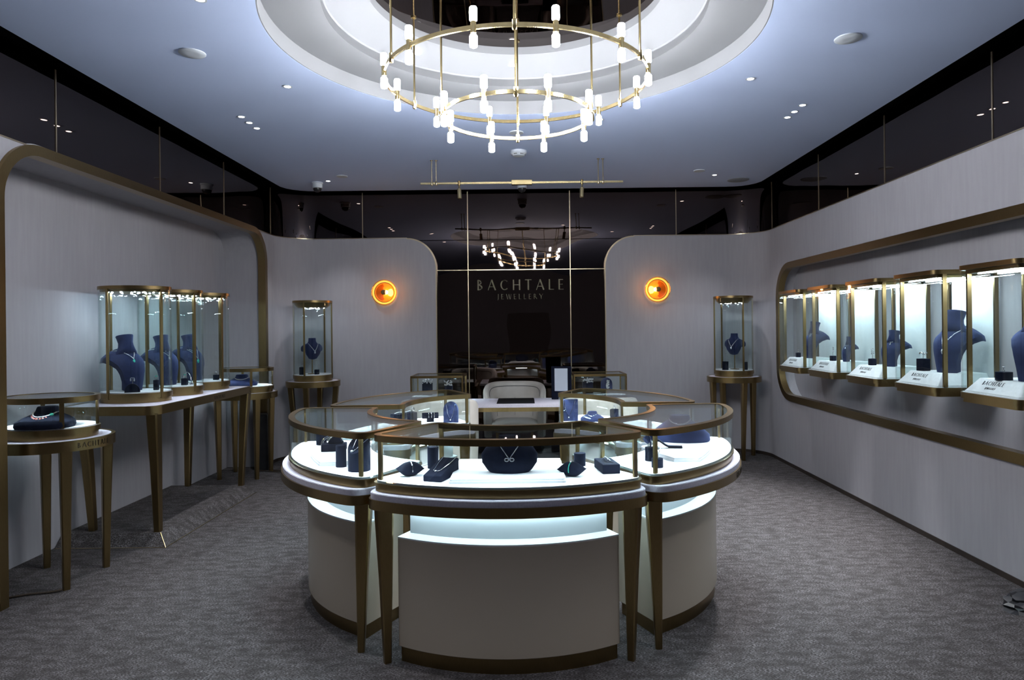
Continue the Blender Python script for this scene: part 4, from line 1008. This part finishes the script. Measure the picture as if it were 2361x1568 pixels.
def pillow(loc, rz, label, jl, green=False):
    mb = MB(); N = 12; rings = []
    for j in range(N+1):
        v = -1+2*j/N; r_ = []
        hw = .040*(1-.25*(1-v*v)); hz = .032*(1-abs(v)**2.6)+.002
        for i in range(16): a = 2*PI*i/16; r_.append((v*.058, hw*math.copysign(abs(math.cos(a))**.9, math.cos(a)), .033+hz*math.sin(a)))
        rings.append(r_)
    solo('display_pillow', mb.loft(rings), 'navy', label, 'jewellery pillow', loc, rz, 'dark display pillows', smooth=60)
    t = thing('bracelet', jl, 'bracelet', loc, rz)
    part('band', MB().tube([(.0, .036*math.cos(a), .034+.0335*math.sin(a)) for a in [R(-20+220*i/24) for i in range(25)]], .0022, 6), 'green_stone' if green else 'chrome', t)
    mb = MB()
    for k in range(4): mb.sphere((0, .012-.008*k, .0675), .0045, 8, 5)
    part('stones', mb, 'diamond', t)
pillow((-.565, 3.30, ZF), R(30), 'dark display pillow at the left end of the front case', 'silver bracelet on the left pillow of the front case')
pillow((.213, 3.25, ZF), R(150), 'dark display pillow right of the centre bust in the front case', 'bracelet with green edge on the right pillow of the front case', True)
block((-.478, 3.475, ZF), 0, 'tall navy cylinder at the back left of the front case', (.027,.105), True); tstand((-.478, 3.475, ZF+.106), 0, 'small earrings on the tall cylinder of the front case', .022, .045, .018)
# wedge with necklace
mb = MB().add([(-.045,-.10,0),(.045,-.10,0),(.045,.10,0),(-.045,.10,0),(-.045,-.10,.028),(.045,-.10,.028),(.045,.10,.075),(-.045,.10,.075)], [(3,2,1,0),(4,5,6,7),(0,1,5,4),(1,2,6,5),(2,3,7,6),(3,0,4,7)])
solo('display_wedge', mb, 'navy', 'dark wedge shaped stand left of the tray in the front case', 'jewellery stand', (-.408, 3.255, ZF), R(-18), bevel=.004)
necklace([(-.032,.095,.078),(-.028,.03,.061),(-.016,-.048,.0425),(-.006,-.058,.040),(.006,-.058,.040),(.016,-.048,.0425),(.030,.03,.061),(.034,.095,.078)], (-.408, 3.255, ZF), R(-18), 'fine silver necklace on the dark wedge of the front case', 'chrome', .0016, .0024, (0,-.060,.042,.0045))
block((.271, 3.50, ZF), 0, 'navy cylinder at the back right of the front case', (.029,.062), True, 'navy'); tstand((.271, 3.50, ZF+.0625), 0, 'drop earrings on a wire stand in the front case', .085, .036, .035)
t = solo('ring_tray', MB().box((0,0,.022), (.085,.17,.044)), 'navy', 'dark slotted ring tray at the right end of the front case', 'ring tray', (.395, 3.375, ZF), R(8), bevel=.003)
for k in range(4):
    ca, sa = math.cos(R(8)), math.sin(R(8)); dy = -.030+k*.022
    q = thing('ring', f'{["nearest","second","third","farthest"][k]} silver ring in the slotted tray of the front case', 'ring', (.395-dy*sa, 3.375+dy*ca, ZF+.0445), R(8), 'rings in the slotted tray')
    part('band', MB().tube([(.011*math.cos(a), 0, .011*math.sin(a)) for a in [R(180*i/14) for i in range(15)]], .0022, 6), 'chrome', q); part('stone', MB().sphere((0,0,.013), .005, 8, 5), 'diamond', q)
for k in range(6):
    o = part('slot', MB().box((0,-.042+k*.022,.0442), (.045,.004,.0012)), 'black_plastic', t)
# left flank counter
tray((-1.08, 3.92, ZF), 0, [(x+1.08, y-3.92) for x, y in ((-1.08,3.56),(-.95,3.57),(-.89,3.72),(-.96,4.22),(-1.20,4.26),(-1.265,4.1),(-1.20,3.80),(-1.14,3.67))], 'raised white tray in the left flank case')
block((-1.232, 4.10, zt1), 0, 'navy cylinder at the far left of the left flank case', (.030,.075), True); ringjewel((-1.232, 4.10, zt1+.076), 0, 'ring with blue stone on the cylinder of the left flank case', .008)
block((-1.10, 3.90, zt1), R(8), 'flat dark block on the tray of the left flank case', (.13,.085,.038), m='navy')
t = solo('half_round_stand', MB().loft([[(.036*math.cos(a), y, .036*math.sin(a)) for a in [PI*i/16 for i in range(17)]] for y in (-.018,.018)]), 'navy', 'half round bracelet stand on the flat block of the left flank case', 'jewellery stand', (-1.09, 3.90, zt1+.0385), R(8))
t = thing('bracelet', 'wavy silver bracelet on the half round stand of the left flank case', 'bracelet', (-1.09, 3.90, zt1+.0385), R(8)); part('band', MB().tube([(.040*math.cos(a), .003*math.sin(6*a), .040*math.sin(a)) for a in [PI*i/20 for i in range(21)]], .0035, 8), 'chrome', t)
t = thing('bangle', 'broad polished silver bangle behind the half round stand', 'bracelet', (-1.14, 3.985, zt1+.001), R(20)); part('band', MB().tube([(.052*math.cos(a), .0, .022+.045*math.sin(a)) for a in [R(-20+220*i/24) for i in range(25)]], .006, 8), 'chrome', t)
block((-.962, 3.535, ZF), 0, 'slim navy cylinder left of the slanted one in the left flank case', (.026,.108), True)
block((-.845, 3.44, ZF), R(-25), 'large navy cylinder with slanted top in the left flank case', (.054,.135), True, 'navy', .045)
necklace([(-.038,.025,.158),(-.02,-.01,.130),(-.008,-.038,.102),(0,-.044,.098),(.010,-.036,.104),(.028,-.005,.133),(.044,.028,.160)], (-.845, 3.44, ZF), R(-35), 'silver necklace with two balls on the slanted cylinder', 'chrome', .0016, .0018, (0,-.046,.100,.007))
# right flank counter
tray((.90, 3.92, ZF), 0, [(x-.90, y-3.92) for x, y in ((.90,3.56),(.96,3.67),(1.02,3.80),(1.085,4.1),(1.02,4.26),(.78,4.22),(.71,3.72),(.77,3.57))], 'raised white tray in the right flank case')
lowbust((.92, 4.10, zt1), R(-12), 'large low blue bust on the tray of the right flank case', 1.05, 1.0, .98, 2, 'velvet')
P = low_line(2, .066, .128, .026, 1.05, 1.0, .98, 26, 2)
necklace(P, (.92, 4.10, zt1), R(-12), 'beaded white necklace on the large low bust', bead=.0045)
block((.655, 3.61, ZF), 0, 'navy cylinder behind the clear ring stand in the right flank case', (.029,.068), True)
t = thing('bracelet_holder', 'tilted bracelet holder above the navy cylinder of the right flank case', 'bracelet', (.655, 3.61, ZF+.0685), R(25))
part('roll', MB().cyl((-.03,0,.035),(.03,0,.075),.020,n=18).cyl((0,0,0),(0,0,.05),.003,n=8), 'velvet', t)
for s_ in (-.5,0,.5):
    part('bangle', MB().tube([(s_*.028-.021*.5*math.cos(a)*.4, .0215*math.sin(a), .055+s_*.0187+.0215*math.cos(a)) for a in [2*PI*i/22 for i in range(22)]], .0018, 6, True), 'chrome', t)
block((.656, 3.435, ZF), 0, 'short navy cylinder nearest the camera in the right flank case', (.028,.044), True)
t = thing('ring', 'large crystal ring on a clear holder above the short cylinder', 'ring', (.656, 3.435, ZF+.0445)); part('holder', MB().lathe([(.007,0),(.005,.028),(.006,.030)], n=14), 'chrome', t); part('band', MB().tube([(.011*math.cos(2*PI*i/20),0,.034+.011*math.sin(2*PI*i/20)) for i in range(20)], .0016, 6, True), 'chrome', t); part('stone', MB().sphere((0,-.002,.050), .011, 8, 5, (1.3,1,.8)), 'diamond', t)
t = thing('bracelet_ramp', 'curved dark ramp carrying a silver bracelet in the right flank case', 'bracelet', (.80, 3.86, zt1), R(-6))
rp = [(-.075,.052),(-.05,.042),(-.02,.020),(.0,.010),(.075,.008)]
part('ramp', MB().loft([[(x,-.016,z-.006),(x,.016,z-.006),(x,.016,z),(x,-.016,z)] for x, z in rp]), 'navy', t); part('chain', MB().tube([(x,0,z+.003) for x, z in rp], .003, 6).tube([(x,-.008,z+.003) for x, z in rp], .002, 6), 'chrome', t)
block((1.055, 4.25, zt1), R(-32), 'flat dark ring bar at the far end of the right flank case', (.13,.045,.030), m='navy')
for k in range(5):
    q = (-.044+k*.022); ringjewel((1.055+q*math.cos(R(-32)), 4.25+q*math.sin(R(-32)), zt1+.0305), R(-32), f'{["first","second","third","fourth","fifth"][k]} ring from the left on the dark ring bar', .006)
# back counters
solo('navy_board', MB().loft([[(x, y, z) for x, z in [(-.055,0),(.055,0),(.055,.09)]+[(.055*math.cos(a), .09+.065*math.sin(a)) for a in [PI*i/12 for i in range(1,12)]]+[(-.055,.09)]] for y in (-.010,.010)]), 'velvet', 'rounded navy panel standing in the back left case', 'jewellery stand', (-.57, 5.16, ZF), R(-12))
necklace([(-.03,-.014,.13),(-.022,-.014,.07),(0,-.014,.022),(.024,-.014,.07),(.034,-.014,.13)], (-.57, 5.16, ZF), R(-12), 'long thin necklace on the rounded panel of the back left case', 'chrome', .0016, .002, (0,-.016,.020,.005))
t = thing('bracelet_roll', 'dark roll with three silver bangles in the back left case', 'bracelet', (-.735, 5.22, ZF), R(12)); part('roll', MB().cyl((-.06,0,.045),(.06,0,.045),.022,n=18).box((0,0,.012),(.05,.04,.024)), 'navy', t)
for s_ in (-.012,.008,.028): part('bangle', MB().tube([(s_, .0235*math.sin(a), .045+.0235*math.cos(a)) for a in [2*PI*i/22 for i in range(22)]], .0022, 6, True), 'chrome', t)
block((-.93, 5.18, ZF), R(50), 'long navy block in the back left case', (.20,.07,.07))
t = thing('bracelet', 'silver bracelet with round clasp lying on the long block', 'bracelet', (-.93, 5.18, ZF+.0705), R(50)); part('chain', MB().tube([(-.09,0,.004),(-.04,.01,.008),(.02,0,.004),(.07,.008,.010)], .0035, 8), 'diamond', t); part('clasp', MB().tube([(.085+.014*math.cos(2*PI*i/18),0,.018+.014*math.sin(2*PI*i/18)) for i in range(18)], .004, 8, True), 'chrome', t)
ringjewel((-1.10, 5.00, ZF), R(40), 'flower ring near the inner corner of the back left case', .016)
solo('navy_board', MB().box((0,0,.08), (.11,.02,.16)), 'velvet', 'upright navy panel standing in the back right case', 'jewellery stand', (.335, 5.17, ZF), R(14), bevel=.003)
necklace([(-.05,-.014,.155),(-.045,-.014,.09),(-.02,-.014,.03),(.012,-.014,.09),(.03,-.014,.15)], (.335, 5.17, ZF), R(14), 'long thin necklace on the upright panel of the back right case', 'chrome', .0016, .002, (-.02,-.017,.028,.006))
lowbust((.50, 5.19, ZF), R(-10), 'low navy bust in the back right case', .62, .8, .62, 1, 'velvet')
necklace(low_line(1, .038, .052, .016, .62, .8, .62, 22, 2), (.50, 5.19, ZF+.001), R(-10), 'double silver necklace on the low bust of the back right case', 'chrome', bead=.0022)
block((.665, 5.16, ZF), R(-20), 'square navy block in the back right case', (.055,.055,.085)); ringjewel((.665, 5.16, ZF+.0855), 0, 'ring on the square block of the back right case', .009)
solo, thing = _solo, _thing
# rectangular cases before the mirror
def stonecluster(loc, label, w, h, n=26):
    mb = MB(); rnd = random.Random(w*1000+n)
    for k in range(n): mb.sphere(((rnd.random()-.5)*w, -.006-rnd.random()*.006, (rnd.random()-.5)*h), .007+.004*rnd.random(), 7, 5)
    solo('brooch', mb, 'diamond', label, 'jewellery', loc, 0)
block((-1.055, 7.30, ZQ), 0, 'navy display form in the left rectangular case', (.105,.06,.14)); stonecluster((-1.055, 7.262, ZQ+.145), 'wide sparkling collar in the left rectangular case', .12, .045)
block((-.83, 7.30, ZQ), 0, 'navy display block at the right of the left rectangular case', (.085,.06,.10)); stonecluster((-.83, 7.262, ZQ+.13), 'two loop shaped earrings in the left rectangular case', .085, .05)
block((.66, 7.30, ZQ), 0, 'navy display form in the right rectangular case', (.11,.06,.155)); stonecluster((.66, 7.262, ZQ+.145), 'cluster of white blossoms in the right rectangular case', .10, .05)
solo('navy_board', MB().loft([[(x, y, z) for x, z in [(-.06,0),(.06,0),(.06,.10)]+[(.06*math.cos(a), .10+.065*math.sin(a)) for a in [PI*i/12 for i in range(1,12)]]+[(-.06,.10)]] for y in (-.02,.02)]), 'velvet', 'rounded navy panel in the right rectangular case', 'jewellery stand', (.86, 7.30, ZQ), 0)
stonecluster((.865, 7.272, ZQ+.10), 'hanging row of white blossoms on the rounded panel', .035, .12)

# ---------------------------------------------------------------- small things on the floor
solo('power_cable', MB().tube([(-3.05,3.87,.006),(-2.93,3.86,.008),(-2.86,3.90,.010),(-2.76,3.93,.008),(-2.70,3.955,.012)], .006, 8), 'cable', 'brown cable on the carpet by the nearest round table', 'cable')
solo('power_cable', MB().tube([(-2.92,7.32,.006),(-2.80,7.28,.008),(-2.70,7.24,.006),(-2.60,7.20,.012),(-2.57,7.26,.01),(-2.64,7.30,.006),(-2.74,7.32,.006)], .005, 8), 'cable', 'black cable curled on the carpet by the far round table', 'cable')
rnd = random.Random(5); mb = MB(); rings = []
for k in range(9):
    z = .10*k/8; rr = .13*math.sqrt(max(.02, 1-(k/8.2)**2)); rings.append([((rr*(.8+.45*rnd.random()))*math.cos(2*PI*i/18), (rr*(.8+.45*rnd.random()))*math.sin(2*PI*i/18)*.8, z+.008*rnd.random()*(k > 0)) for i in range(18)])
solo('plastic_bag', mb.loft(rings), 'black_plastic', 'crumpled black bundle on the carpet at the lower right edge', 'bag', (2.63, 3.56, 0), 0, smooth=15)
